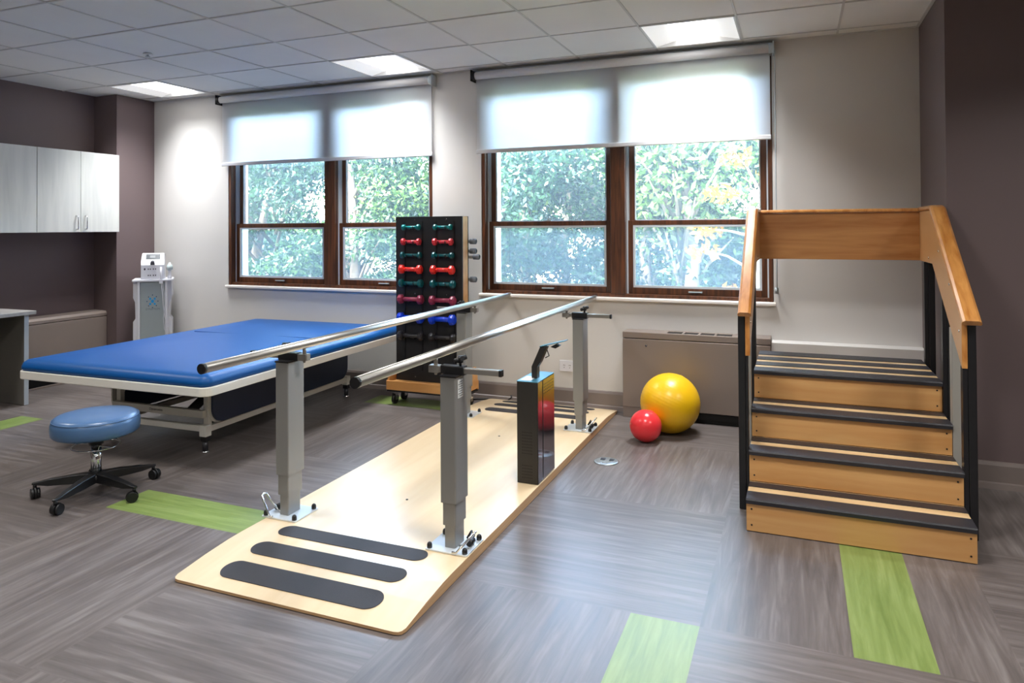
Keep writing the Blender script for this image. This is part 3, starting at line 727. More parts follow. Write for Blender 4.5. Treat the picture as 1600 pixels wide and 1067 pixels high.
# ------------------------------------------------------------------ training stairs
t = thing('training_stairs', 'wooden therapy staircase with black rubber treads and high oak topped handrails', 'stairs', (.22, 4.0, 0))
SX0, SX1 = -.221, .661
mat_tread = wood('pale_tread_maple', (214, 178, 128), (232, 202, 156), (0.8, 8, 9), 0.3, 0.4, 1.6)
NOSE = [3.355, 3.587, 3.825, 4.060]; ZT = [.147, .295, .440, .590]; BACKY = 4.70
for k in range(4):
    y, z = NOSE[k], ZT[k]; zb = 0.003 if k == 0 else ZT[k - 1]
    yb = (NOSE[k + 1] + .014) if k < 3 else BACKY
    inset = 0.0 if k == 0 else .008
    q = B().box(SX0, SX1, y + .002 + inset, y + .02 + inset, zb + .0005, z - .022)
    rs = q.build('riser', M_STEPWOOD, t, bevel=.001)
    q = B()
    for sx in (SX0 + .022, SX1 - .022):
        for zz in (zb + .028, z - .045): q.cyl((sx, y + .0035 + inset, zz), (sx, y + .0005 + inset, zz), .004, n=10)
    q.build('screw', M_BLACK, rs)
    tr = B().box(SX0, SX1, y + .012, yb, z - .022, z - .003).build('tread', mat_tread, t)
    q = B()                                                     # rubber nosing with a rounded lip
    q.prism([(y - .004, z - .022), (y - .006, z - .006), (y - .002, z), (y + .1, z), (y + .1, z - .003), (y + .006, z - .004), (y + .006, z - .022)], 'x', SX0 - .001, SX1 + .001)
    q.build('rubber_nosing', M_BLACKRUB, tr)
    bands = [(.165, yb - .016 - y)] if k < 3 else [(.165, .265), (.335, .435), (.505, yb - y)]
    for a_, c_ in bands:
        B().box(SX0, SX1, y + a_, y + c_, z - .003, z).build('rubber_strip', M_BLACKRUB, tr)
for sx in (SX0, SX1 - .018):                                     # side stringers
    pts = [(3.38, .002), (3.38, .12)]
    for k in range(1, 4): pts += [(NOSE[k] + .03, ZT[k - 1] - .025), (NOSE[k] + .03, ZT[k] - .024)]
    pts += [(BACKY, ZT[3] - .024), (BACKY, .002)]
    B().prism(pts, 'x', sx + .0005, sx + .0175).build('stringer', M_BLACKPAINT, t)
B().box(SX0 + .02, SX1 - .02, BACKY - .018, BACKY, .002, ZT[3] - .024).build('rear_panel', M_STEPWOOD, t)
HP = [(3.60, .742), (3.60, .955), (4.335, 1.445), (4.735, 1.445), (4.735, 1.163), (4.30, 1.163)]     # side panel outline (y,z)
def capsec(w0, w1, h):  # rounded cap cross section, (across, up)
    return [(w0, 0), (w0 - .004, h * .3), (w0, h * .75), (w0 + .01, h), (w1 - .01, h), (w1, h * .75), (w1 + .004, h * .3), (w1, 0)]
for sgn in (-1, 1):
    xi = .660 if sgn > 0 else -.213          # inner face of panel
    xo = xi + sgn * .022
    pn = B().prism(HP, 'x', min(xi, xo), max(xi, xo)).build('handrail_panel', M_PANELSIDE, t, bevel=.0015)
    ef = B().box(min(xi, xo) + .001, max(xi, xo) - .001, 3.5985, 3.6005, .744, .953).build('end_edge', M_CAP, pn)
    sc = B()
    for (yy, zz) in ((3.645, .90), (4.12, 1.235), (3.85, 1.09), (4.40, 1.19)):
        sc.cyl((xi - sgn * .003, yy, zz), (xi + sgn * .001, yy, zz), .006, n=12)
    sc.build('screw', M_CHROME, pn)
    # oak cap: level part and sloping part
    lo, hi = (.657, .727) if sgn > 0 else (-.264, -.207)
    sec = capsec(lo, hi, .026)
    def ringat(y, z, tilt): return [(p[0], y - p[1] * math.sin(tilt), z + p[1] * math.cos(tilt)) for p in sec]
    sl = math.atan2(.49, .735)
    rings = [ringat(3.565, .9345, sl), ringat(4.325, 1.441, sl), ringat(4.345, 1.447, 0), ringat(4.76, 1.447, 0)]
    c = B(); vs = [q for rg_ in rings for q in rg_]; n = len(sec); fs = []
    for a_ in range(3):
        for k in range(n): fs.append((a_ * n + k, a_ * n + (k + 1) % n, (a_ + 1) * n + (k + 1) % n, (a_ + 1) * n + k))
    fs += [tuple(range(n)), tuple(3 * n + k for k in range(n))]
    c.add(vs, fs); c.build('handrail_cap', M_CAP, t, bevel=.002)
    # square black uprights outside the panel; the grey one stands between
    for (y, zt_) in ((3.625, .95), (4.075, 1.25), (4.60, 1.43)):
        x0, x1 = (xo + .0005, xo + .034) if sgn > 0 else (xo - .034, xo - .0005)
        B().box(x0, x1, y - .022, y + .022, .002, zt_).build('post', M_BLACKPAINT, t, bevel=.004)
        zlow = (.742 + (y - 3.6) * .6 - .01) if y < 4.3 else 1.16
        ix0, ix1 = (SX1 + .002, xo - .0005) if sgn > 0 else (xo + .0005, SX0 - .002)
        if sgn > 0 or y < 4: B().box(ix0, ix1, y - .022, y + .022, .002, zlow).build('post_packing', M_BLACKPAINT, t)
    yg = 3.86; zl = .742 + (yg - 3.6) * .6 - .012
    gx0, gx1 = (SX1 + .002, xo + .02) if sgn > 0 else (xo - .02, SX0 - .002)
    B().box(gx0, gx1, yg - .03, yg + .03, .002, zl).build('grey_upright', mat('grey_upright_paint', (150, 147, 140), .4), t, bevel=.003, label='grey upright')
cr = B().box(SX0 - .006, SX1 + .006, 4.70, 4.722, 1.163, 1.445).build('cross_panel', M_PANELWOOD, t, bevel=.002)
c = B(); c.prism([(p[0] - .03 + 4.712, p[1] + 1.446) for p in capsec(0, .06, .02)], 'x', SX0 - .02, SX1 + .02); c.build('cross_cap', M_CAP, t, bevel=.002)

# ------------------------------------------------------------------ exercise balls
def ball(x, y, r, m, nm, label, cat, ribs):
    t = thing(nm, label, cat, (x, y, 0))
    prof = []
    N = 90
    for j in range(N + 1):
        a = PI * j / N; rr = r * (1 - (.0028 if (ribs and j % 3 == 0 and 14 < j < 76) else 0))
        prof.append((max(1e-4, rr * math.sin(a)), r - rr * math.cos(a)))
    s_ = B().lathe(prof, (0, 0, 0), 72)
    s_.v = [(v[0] + x, v[1] + y, v[2] + .001) for v in s_.v]
    # lean the pole of the ribs towards the upper left
    Rm = Matrix.Rotation(math.radians(22), 4, 'Y') @ Matrix.Rotation(math.radians(-12), 4, 'X'); cc = Vector((x, y, r + .001))
    s_.v = [tuple(cc + (Rm @ (Vector(v) - cc))) for v in s_.v]
    body = s_.build('ball', m, t)
    pd = cc + Rm @ Vector((0, 0, r)); dn = (pd - cc).normalized()
    B().cyl(pd - dn * .004, pd + dn * .0015, .011).build('valve_plug', m, t)
    return t
ball(-.790, 4.775, .195, M_YELLOW, 'exercise_ball', 'large yellow exercise ball on the floor against the taupe heating cabinet', 'ball', True)
ball(-.902, 4.515, .1005, M_RED, 'exercise_ball', 'small red ball on the floor in front of the yellow one', 'ball', False)

# ------------------------------------------------------------------ heating cabinets
def hvac_right():
    x0, x1, yf, h = -1.172, -.168, 5.052, .613
    t = thing('heating_cabinet', 'taupe metal heating cabinet under the right window behind the yellow ball', 'heater', ((x0 + x1) / 2, yf + .08, 0))
    B().box(x0, x1, yf + .012, W_Y - .001, .002, .07).box(x0 + .01, x1 - .01, yf + .004, yf + .012, .03, .07).build('gap_block', M_GAP, t)  # near-black block drawn as the shaded gap at the foot
    q = B().box(x0, x0 + .16, yf + .003, yf + .02, .002, .075).box(x1 - .1, x1, yf + .003, yf + .02, .002, .075); q.build('foot_plate', M_HVAC, t)
    B().box(x0, x1, yf, W_Y - .001, .075, .565).build('front_panel', M_HVAC, t, bevel=.004)
    l = B(); l.box(x0, x1, yf, yf + .02, .570, h).box(x0, x1, W_Y - .03, W_Y - .001, .570, h)
    vx = [-.86, -.75, -.64, -.53, -.42]
    l.box(x0, vx[0], yf + .02, W_Y - .03, .570, h).box(vx[4], x1, yf + .02, W_Y - .03, .570, h)
    for k in range(1, 4): l.box(vx[k] - .008, vx[k] + .008, yf + .02, W_Y - .03, .570, h)
    l.build('top_cover', M_HVAC, t, bevel=.003)
    g = B()
    for k in range(4):
        for s_ in range(8):
            y = yf + .028 + s_ * .013; g.box(vx[k] + .008, vx[k + 1] - .008, y, y + .004, h - .018, h - .004)
    g.box(vx[0], vx[4], yf + .02, W_Y - .03, .568, .58)
    g.build('vent_grille', mat('grille_metal', (96, 92, 90), .4, .4), t)
    B().cyl((x0 + .17, yf - .002, .52), (x0 + .17, yf + .002, .52), .007).build('lock', M_CHROME, t)
hvac_right()
def hvac_left():
    x1, y0, y1, h = -6.052, -1.5, 4.786, .612
    t = thing('heating_cabinet', 'long low taupe heating cabinet along the left wall between desk and mat table', 'heater', (-6.14, 4.0, 0))
    B().box(-6.212, x1 - .03, 3.4, y1, .002, .09).build('gap_block', M_GAP, t)  # shade of the gap under the cabinet, put in as a near-black block
    B().box(x1 - .022, x1 + .004, 3.4, y1, .002, .014).build('floor_rail', M_HVAC, t)
    B().box(-6.212, x1, 3.4, y1, .095, .555).build('front_panel', M_HVAC, t, bevel=.004)
    B().prism([(-6.212, .56), (x1, .56), (x1, .585), (x1 - .012, .605), (-6.212, h)], 'y', 3.4, y1).build('top_cover', M_HVAC, t, bevel=.002)
hvac_left()

# ------------------------------------------------------------------ desk
t = thing('desk', 'grey laminate desk end standing at the left edge below the wall cabinets', 'desk', (-5.9, 3.3, 0))
B().box(-6.205, -5.575, 2.1, 3.79, .705, .733).build('desktop', M_DESKWOOD, t, bevel=.002)
p = B().box(-6.0, -5.60, 3.712, 3.745, .003, .705).build('end_panel', mat('desk_side_laminate', (112, 108, 102), .5), t)
B().box(-5.60, -5.598, 3.711, 3.746, .003, .705).build('edge_band', M_EDGE, p, label='light edge band')
B().box(-5.64, -5.61, 2.2, 3.70, .45, .70).build('modesty_panel', MATS['desk_side_laminate'], t) if False else None
B().box(-6.0, -5.60, 2.12, 2.153, .003, .705).build('end_panel', MATS['desk_side_laminate'], t)
B().box(-6.0, -5.975, 2.153, 3.712, .35, .705).build('back_panel', MATS['desk_side_laminate'], t)

# ------------------------------------------------------------------ wall cabinets
def cabinet(y0, y1, splits, handles, label):
    xf = -5.888; z0, z1 = 1.348, 2.068
    t = thing('wall_cabinet', label, 'cabinet', (-6.06, (y0 + y1) / 2, z0), 'pale grey wall cabinets')
    B().box(-6.228, xf - .022, y0 + .001, y1 - .001, z0, z1).build('body', M_CABWOOD, t, bevel=.001)
    for (a, c) in splits:
        d = B().box(xf - .02, xf, a + .002, c - .002, z0 + .001, z1 - .001).build('door', M_CABWOOD, t, bevel=.0015)
        hy = c - .042 if handles[0] == (a, c) else a + .042
        h = B(); h.tube([(xf, hy, z0 + .025), (xf + .022, hy, z0 + .028), (xf + .026, hy, z0 + .04), (xf + .026, hy, z0 + .13), (xf + .022, hy, z0 + .142), (xf, hy, z0 + .145)], .0048, 10)
        h.build('handle', M_CHROME, d)
cabinet(4.008, 4.785, [(4.008, 4.398), (4.398, 4.785)], [(4.008, 4.398)], 'pale grey wood grain wall cabinet with two doors beside the plum column')
cabinet(3.228, 4.006, [(3.228, 3.617), (3.617, 4.006)], [(3.228, 3.617)], 'pale grey wood grain wall cabinet cut off by the left edge of the picture')

# ------------------------------------------------------------------ blue mat table (built about its own centre, then turned)
W2, L2 = .755, 1.085
t = thing('treatment_table', 'wide treatment mat table with royal blue cushion on a cream steel frame', 'mat table', (0, 0, 0))
def pillow(w, l, z0, z1, r, dome):
    b = B(); NX, NY = 30, 40; rows = []
    prof = [(0.012, 0.0), (.0, .22), (.002, .45), (.012, .72), (.034, .92), (.075, 1.0)]
    base = rrect(-w, w, -l, l, r, 10); n = len(base)
    for ins, f in prof:
        pts = rrect(-w + ins, w - ins, -l + ins, l - ins, max(r - ins, .02), 10)
        rows.append([(p[0], p[1], z0 + (z1 - z0) * f) for p in pts])
    for q in (.3, .55, .8):
        rows.append([(p[0] * (1 - q), p[1] * (1 - q), z1 + dome * math.sin(q * PI / 2)) for p in [(v[0], v[1]) for v in rows[5]]])
    vs = [v for r_ in rows for v in r_]; fs = []
    for k in range(len(rows) - 1):
        for i in range(n): fs.append((k * n + i, k * n + (i + 1) % n, (k + 1) * n + (i + 1) % n, (k + 1) * n + i))
    fs += [tuple(range(n))[::-1], tuple((len(rows) - 1) * n + i for i in range(n))]
    return b.add(vs, fs, True)
cu = pillow(W2 - .004, L2 - .004, .494, .566, .06, .006).build('cushion', M_BLUE, t)
B().box(-W2 + .16, W2 - .16, .198, .201, .562, .5716).build('seam', mat('dark_blue_seam', (0, 68, 134), .5), cu)
f = B(); out = rrect(-W2, W2, -L2, L2, .06, 8); inn = rrect(-W2 + .03, W2 - .03, -L2 + .03, L2 - .03, .035, 8); n = len(out)
vs = [(p[0], p[1], z) for z in (.446, .496) for p in out] + [(p[0], p[1], z) for z in (.446, .496) for p in inn]
fs = []
for i in range(n):
    j = (i + 1) % n
    fs += [(i, j, n + j, n + i), (2 * n + i, 3 * n + i, 3 * n + j, 2 * n + j), (n + i, n + j, 3 * n + j, 3 * n + i), (i, 2 * n + i, 2 * n + j, j)]
f.add(vs, fs)
for y in (-.7, -.2, .3, .8): f.box(-W2 + .03, W2 - .03, y - .02, y + .02, .46, .49)
f.build('top_frame', M_CREAM, t, bevel=.004)
B().box(-W2 + .03, W2 - .03, -L2 + .03, L2 - .03, .490, .4975).build('deck', M_BLACK, t)
BX_, BYN, BYF = .375, -.70, .82      # base frame half width and ends
bf = B()
for sx in (-1, 1):
    bf.box(sx * BX_ - .02, sx * BX_ + .02, BYN, BYF, .118, .155)
bf.box(-BX_, BX_, BYN, BYN + .035, .118, .155).box(-BX_, BX_, BYF - .035, BYF, .118, .155)
for sx in (-1, 1):
    for y in (BYN, BYF):
        bf.prism([(sx * BX_ - .026, y - .02), (sx * BX_ + .026, y - .02), (sx * BX_ + .026, y + .03), (sx * BX_ - .026, y + .03)], 'z', .095, .165)
bf.build('base_frame', M_CREAM, t, bevel=.004)
cb = B(); cb.box(-BX_ - .01, BX_ - .005, BYN - .012, BYN + .02, .205, .252); cbo = cb.build('cross_bar', M_CREAM, t, bevel=.003)
sup = B()
for sx in (-1, 1):
    x = sx * (BX_ - .01)
    sup.box(x - .018, x + .018, BYN + .02, BYN + .05, .155, .46)
    sup.tube([(x, BYN + .04, .16), (x, BYN + .045, .30), (x, BYN + .09, .40), (x, BYN + .2, .455)], .016, 8)
    sup.box(x - .015, x + .015, BYN + .02, BYF - .1, .43, .457)
    sup.box(x - .018, x + .018, BYF - .05, BYF - .02, .155, .46)
sup.build('lift_arm', M_CREAM, t)
B().box(-.16, .16, -.2, .35, .16, .40).build('motor_housing', M_BLACK, t, bevel=.01)
mb = B().cyl((0.1, -.55, .18), (0.1, -.2, .36), .03).box(-.3, .3, -.42, -.36, .30, .36); mb.build('actuator', M_BLACK, t)
for sx in (-1, 1):
    x = sx * (BX_ + .024)
    pts = rrect(-.665, .80, .163, .452, .09, 8)
    B().prism(pts, 'x', x - .008, x + .010).build('side_panel', M_NAVY, t, bevel=.002)
    pp = [(p[0], p[1]) for p in rrect(-.69, .81, .158, .456, .10, 8)]
    B().prism(pp, 'x', x - .020, x - .008).build('panel_edge', M_CREAM, t)
for sx in (-1, 1):
    for y in (BYN + .0, BYF):
        x = sx * BX_ + sx * .004
        g = B().box(x - .02, x + .02, y - .018, y + .022, .065, .096).build('foot', M_BLACK, t, bevel=.002)
        B().cyl((x, y, .008), (x, y, .066), .017).build('foot_tube', mat('dark_grey_tube', (64, 64, 68), .35, .4), g)
        B().lathe([(.024, .001), (.026, .005), (.012, .010)], (x, y, 0), 20).build('foot_pad', M_CHROME, g)
t.location = (-3.775, 4.035, 0); t.rotation_euler = (0, 0, math.radians(1.3))
# small dark maker's mark on the cross bar: a square emblem and a word
def text_mesh(name, s, size, m, parent, loc, rot, ext=.0004, font_space=1.0):
    cu_ = bpy.data.curves.new(name, 'FONT'); cu_.body = s; cu_.size = size; cu_.extrude = ext; cu_.align_x = 'LEFT'; cu_.space_character = font_space
    tmp = bpy.data.objects.new(name, cu_); COL.objects.link(tmp)
    dg = bpy.context.evaluated_depsgraph_get(); me = bpy.data.meshes.new_from_object(tmp.evaluated_get(dg))
    bpy.data.objects.remove(tmp); me.materials.clear(); me.materials.append(m)
    o = bpy.data.objects.new(name, me); COL.objects.link(o); o.parent = parent; o.location = loc; o.rotation_euler = rot
    return o
M_INK = mat('dark_ink', (40, 40, 44), .5)
B().box(-.090, -.072, BYN - .0135, BYN - .012, .217, .244).build('emblem', M_INK, cbo).location = (0, 0, 0)
text_mesh('wordmark', 'Dynatronics', .022, M_INK, cbo, (-.062, BYN - .0125, .224), (PI / 2, 0, 0))

# ------------------------------------------------------------------ rolling stool (built about its own axis)
t = thing('rolling_stool', 'round steel blue padded stool with chrome column on five black casters', 'stool', (0, 0, 0))
st_ = B().lathe([(.02, .310), (.17, .310), (.192, .314), (.203, .325), (.206, .346), (.205, .376), (.198, .398), (.186, .408), (.172, .412), (.09, .417), (.01, .418)], n=64)
seat = st_.build('seat', M_STOOL, t)
B().tube([(.199 * math.cos(a), .199 * math.sin(a), .396) for a in [2 * PI * k / 64 for k in range(64)]], .0022, 6, closed=True).build('piping', M_STOOL, seat)
B().cyl((0, 0, .10), (0, 0, .245), .026, n=28).cyl((0, 0, .24), (0, 0, .262), .016).build('column', M_CHROME, t)
B().cyl((0, 0, .255), (0, 0, .31), .034).box(-.08, .08, -.08, .08, .298, .31).build('seat_mount', M_BLACK, t)
rg_ = B().tube([(.112 * math.cos(a), .112 * math.sin(a), .248) for a in [2 * PI * k / 48 for k in range(48)]], .0035, 8, closed=True)
rg_.cyl((-.112, 0, .248), (.112, 0, .248), .003); rg_.build('lever_ring', M_CHROME, t)
B().lathe([(.045, .068), (.05, .09), (.04, .108), (.027, .112)], n=30).build('hub', M_BLACK, t)
for k in range(5):
    a = math.radians(142 + 72 * k); d = Vector((math.cos(a), math.sin(a), 0)); s_ = Vector((-math.sin(a), math.cos(a), 0))
    q = B(); Rr = .285
    sec = [(.03, .030, .066, .110), (.12, .025, .062, .103), (.22, .019, .060, .090), (Rr - .01, .014, .066, .080), (Rr + .012, .010, .068, .078)]
    vs = []
    for (rr, w, zb, zt_) in sec:
        for (sw, z) in ((-w, zb), (-w * .75, zt_), (w * .75, zt_), (w, zb)): vs.append(d * rr + s_ * sw + Vector((0, 0, z)))
    fs = []
    for i in range(len(sec) - 1):
        for j in range(4): fs.append((i * 4 + j, i * 4 + (j + 1) % 4, i * 4 + 4 + (j + 1) % 4, i * 4 + 4 + j))
    fs += [(0, 1, 2, 3), (16, 17, 18, 19)]
    q.add(vs, fs); lg = q.build('leg', mat('satin_black_nylon', (26, 26, 28), .3), t, bevel=.003)
    c = B(); p0 = d * Rr
    c.cyl(p0 + Vector((0, 0, .05)), p0 + Vector((0, 0, .068)), .009)
    off = Vector((.010 * math.cos(a + 1.1 + k), .010 * math.sin(a + 1.1 + k), 0)); ax = Vector((-off.y, off.x, 0)).normalized()
    for sd in (-1, 1):
        cc = p0 + off + ax * sd * .012
        c.cyl(cc + Vector((0, 0, .0262)) - ax * .008, cc + Vector((0, 0, .0262)) + ax * .008, .0255, n=24)
    c.cyl(p0 + off + Vector((0, 0, .0275)) - ax * .006, p0 + off + Vector((0, 0, .0275)) + ax * .006, .029, n=24)
    c.build('caster', M_BLACK, lg)
t.location = (-3.385, 2.615, 0); t.rotation_euler = (0, 0, 0)

# ------------------------------------------------------------------ dumbbell rack on casters
RX0, RX1, RY0, RY1, RZ0, RZ1 = -2.912, -2.335, 4.815, 4.925, .185, 1.456
t = thing('dumbbell_rack', 'tall black faced wooden rack on casters loaded with coloured dumbbells', 'rack', ((RX0 + RX1) / 2, 4.87, 0))
M_RACKBLK = mat('black_rack_face', (24, 23, 25), .55)
B().box(RX0, RX1, RY0, RY0 + .014, RZ0, RZ1).build('front_face', M_RACKBLK, t, bevel=.001)
B().box(RX0, RX1, RY1 - .014, RY1, RZ0, RZ1).build('back_face', M_RACKBLK, t, bevel=.001)
for x in (RX0 + .001, RX1 - .02): B().box(x, x + .019, RY0 + .014, RY1 - .014, RZ0, RZ1 - .002).build('side_board', M_RACKWOOD, t)
B().box(RX0 + .02, RX1 - .02, RY0 + .014, RY1 - .014, RZ1 - .022, RZ1 - .003).build('top_board', M_RACKWOOD, t)
bb = B().box(-2.955, -2.292, 4.735, 4.753, .120, .190).box(-2.955, -2.292, 4.987, 5.005, .120, .190).box(-2.936, -2.311, 4.753, 4.987, .120, .13)
bb.box(RX0, RX1, 4.755, 4.985, .13, RZ0)
bb.build('base', M_RACKWOOD, t, bevel=.002)
for x in (-2.955, -2.311):
    B().prism([(4.753, .13), (4.753, .262), (4.785, .300), (4.955, .300), (4.987, .262), (4.987, .13)], 'x', x, x + .019).build('end_board', M_RACKWOOD, t, bevel=.002)
B().box(-2.95, -2.297, 4.738, 5.0, .108, .120).build('bottom_plate', M_BLACK, t)
for x in (-2.915, -2.335):
    for y in (4.80, 4.94):
        c = B(); c.cyl((x - .011, y, .040), (x + .011, y, .040), .038, n=28); cs = c.build('caster', M_BLACK, t)
        B().box(x - .016, x - .013, y - .018, y + .018, .035, .1).box(x + .013, x + .016, y - .018, y + .018, .035, .1).box(x - .03, x + .03, y - .03, y + .03, .095, .1).cyl((x - .018, y, .04), (x + .018, y, .04), .007).build('caster_fork', M_CHROME, cs)
ROWZ = [1.373, 1.262, 1.159, 1.050, .943, .820, .678, .540]
CX = (-2.757, -2.482)
for cx in CX:
    rl = B().box(cx - .082, cx - .070, RY0 - .006, RY0, .27, 1.42).box(cx + .070, cx + .082, RY0 - .006, RY0, .27, 1.42)
    r_ = rl.build('holder_rail', M_BLACK, t)
    for z in ROWZ:
        for s_ in (-1, 1):
            h = B(); x = cx + s_ * .03
            h.tube([(x, RY0, z - .012), (x, RY0 - .025, z - .020), (x, RY0 - .050, z - .017), (x, RY0 - .060, z + .006)], .004, 6)
            h.build('hook', M_BLACK, r_)
    sw = B()
    for z in (1.43, .86, .22): sw.cyl((cx + .015, RY0 - .003, z), (cx + .015, RY0 + .001, z), .006, n=10)
    sw.build('screw', M_CHROME, t)
TEAL = mat('teal_vinyl', (0, 122, 122), .32, bump=.2, bscale=300); DTEAL = mat('dark_teal_vinyl', (10, 92, 98), .3, bump=.2, bscale=300)
PINK = mat('coral_red_vinyl', (222, 62, 72), .32); BRED = mat('bright_red_vinyl', (240, 52, 44), .32)
MAR = mat('maroon_vinyl', (144, 50, 76), .32); DBL = mat('cobalt_blue_vinyl', (16, 64, 210), .3); BLK = mat('charcoal_vinyl', (44, 42, 44), .35)
DG = mat('grey_end_vinyl', (120, 128, 140), .4)
def dumbbell(cx, cy, cz, L, hr, gr, m, name_label, grp, sides=8):
    t = thing('dumbbell', name_label, 'dumbbell', (cx, cy, cz), grp)
    B().cyl((cx - L / 2 + .01, cy, cz), (cx + L / 2 - .01, cy, cz), gr, n=16).build('handle', m, t)
    for s_ in (-1, 1):
        b = B(); x0 = cx + s_ * (L / 2 - hr * 1.15); x1 = cx + s_ * L / 2; n = sides; rings = []
        for f, rr in ((0, .62), (.22, .96), (.5, 1.0), (.8, .96), (1.0, .66)):
            rings.append([(x0 + (x1 - x0) * f, cy + rr * hr * math.cos(2 * PI * (k + .5) / n), cz + rr * hr * math.sin(2 * PI * (k + .5) / n)) for k in range(n)])
        vs = [v for r_ in rings for v in r_]; fs = []
        for a in range(4):
            for k in range(n): fs.append((a * n + k, a * n + (k + 1) % n, (a + 1) * n + (k + 1) % n, (a + 1) * n + k))
        fs += [tuple(range(n)), tuple(4 * n + k for k in range(n))]
        b.add(vs, fs); b.build('head', m, t, bevel=.002)
SPEC = [(.155, .024, TEAL, 'small teal dumbbell on the top row of the rack'), (.168, .029, PINK, 'coral red dumbbell on the second row of the rack'),
        (.180, .027, DTEAL, 'dark teal dumbbell on the third row of the rack'), (.196, .037, BRED, 'bright red dumbbell on the fourth row of the rack'),
        (.204, .033, DTEAL, 'dark teal dumbbell on the fifth row of the rack'), (.214, .038, MAR, 'maroon dumbbell on the sixth row of the rack'),
        (.216, .043, DBL, 'cobalt blue dumbbell on the seventh row of the rack'), (.220, .036, BLK, 'charcoal dumbbell on the bottom row of the rack')]
for z, (L, hr, m_, lb) in zip(ROWZ, SPEC):
    for cx, side in zip(CX, ('left column', 'right column')):
        dumbbell(cx, RY0 - max(.036, hr + .007), z, L, hr, hr * .46, m_, lb + ', ' + side, 'dumbbells on the front of the rack')
# bars hung on the back stick out at both sides
for i, (z, ty, sd) in enumerate(((1.262, 5.0, 'R'), (1.188, 5.0, 'R'), (1.140, 5.06, 'R'), (.970, 5.0, 'R'), (1.262, 5.0, 'L'), (1.09, 5.0, 'L'), (.97, 5.06, 'L'))):
    nm = ('topmost', 'second', 'third', 'lowest')[i] if sd == 'R' else ('topmost', 'middle', 'lowest')[i - 4]
    lb = '%s of the grey weight bars sticking out behind the right side of the rack' % nm if sd == 'R' else '%s of the dark weight ends peeking out behind the left side of the rack' % nm
    x0, x1 = (-2.62, -2.283) if sd == 'R' else (-2.97, -2.70)
    q = thing('weight_bar', lb, 'weight', ((x0 + x1) / 2, ty - .045, z), 'weights on the back of the rack')
    y = RY1 + .03 + (ty - 5.0)
    B().cyl((x0, y, z), (x1, y, z), .012).build('bar', M_GREYARM if sd == 'R' else BLK, q)
    a, c = (x1 - .055, x1) if sd == 'R' else (x0, x0 + .06)
    B().lathe([(.016, 0), (.024, .006), (.024, c - a - .006), (.016, c - a)], n=16)
    e = B().cyl((a + .006, y, z), (c - .006, y, z), .022).cyl((a, y, z), (a + .006, y, z), .015, .022).cyl((c - .006, y, z), (c, y, z), .022, .015); e.build('end_weight', DG if sd == 'R' else BLK, q)
    k = B(); kx = x0 + .05 if sd == 'R' else x1 - .04
    k.tube([(kx, RY1 - .001, z - .016), (kx, y, z - .019), (kx, y + .018, z)], .004, 6); k.build('hook', M_BLACK, q)

# ------------------------------------------------------------------ therapy device on its cart
t = thing('equipment_cart', 'tall silver grey plastic cart with blue dotted emblem in the corner by the column', 'cart', (-5.46, 4.95, 0))
M_CARTG = mat('cart_panel_grey', (166, 176, 178), .35, .2)
cx0, cx1, cy0, cy1 = -5.60, -5.335, 4.80, 5.13
B().box(cx0, cx1, cy0, cy1, .07, .885).build('body', M_CARTG, t, bevel=.006)
for s_, x in ((-1, cx0), (1, cx1)):
    q = B(); o_ = s_ * .075
    sidep = [(x, .06), (x + o_, .06), (x + o_, .52), (x + s_ * .05, .55), (x + s_ * .055, .70), (x + o_, .74), (x + o_, .895), (x, .895)]
    q.prism(sidep, 'y', cy0 + .02, cy1 - .02); q.build('side_wing', M_WHITEPL, t, bevel=.004)
    q = B(); q.prism(rrect(x - .001 + (0 if s_ > 0 else -.028), x + .001 + (.028 if s_ > 0 else 0), cy0 - .012, cy0 + .02, .008), 'z', .065, .89); q.build('front_rail', M_WHITEPL, t)
B().prism(rrect(cx0 - .085, cx1 + .085, cy0 - .02, cy1 + .01, .02), 'z', .888, .906).build('top_tray', M_WHITEPL, t, bevel=.003)
B().prism(rrect(cx0 - .08, cx1 + .08, cy0 - .015, cy1 + .01, .02), 'z', .04, .07).build('base', M_WHITEPL, t, bevel=.003)
for x in (cx0 - .05, cx1 + .05):
    for y in (cy0 + .02, cy1 - .03): B().cyl((x - .012, y, .021), (x + .012, y, .021), .02).build('caster', M_BLACK, t)
em = B(); ex, ez = -5.468, .705; yy = cy0 - .0008
em.cyl((ex, yy + .0006, ez), (ex, yy, ez), .016, n=18)
em2 = B()
for k in range(4):
    a = PI / 4 + k * PI / 2; em.cyl((ex + .034 * math.cos(a), yy + .0006, ez + .034 * math.sin(a)), (ex + .034 * math.cos(a), yy, ez + .034 * math.sin(a)), .011, n=14)
for k in range(8):
    a = k * PI / 4 + PI / 8 * 0; R9 = .058; em2.cyl((ex + R9 * math.cos(a), yy + .0006, ez + R9 * math.sin(a)), (ex + R9 * math.cos(a), yy, ez + R9 * math.sin(a)), .0055, n=10)
em.build('emblem', mat('sky_blue_print', (40, 160, 222), .4), t); em2.build('emblem_dots', mat('navy_print', (40, 70, 110), .4), t)
text_mesh('wordmark', 'DYNATRON', .026, mat('grey_ink', (110, 118, 124), .5), t, (-5.54 + 5.46, cy0 - .001 - 4.95, .625), (PI / 2, 0, 0), font_space=1.08)

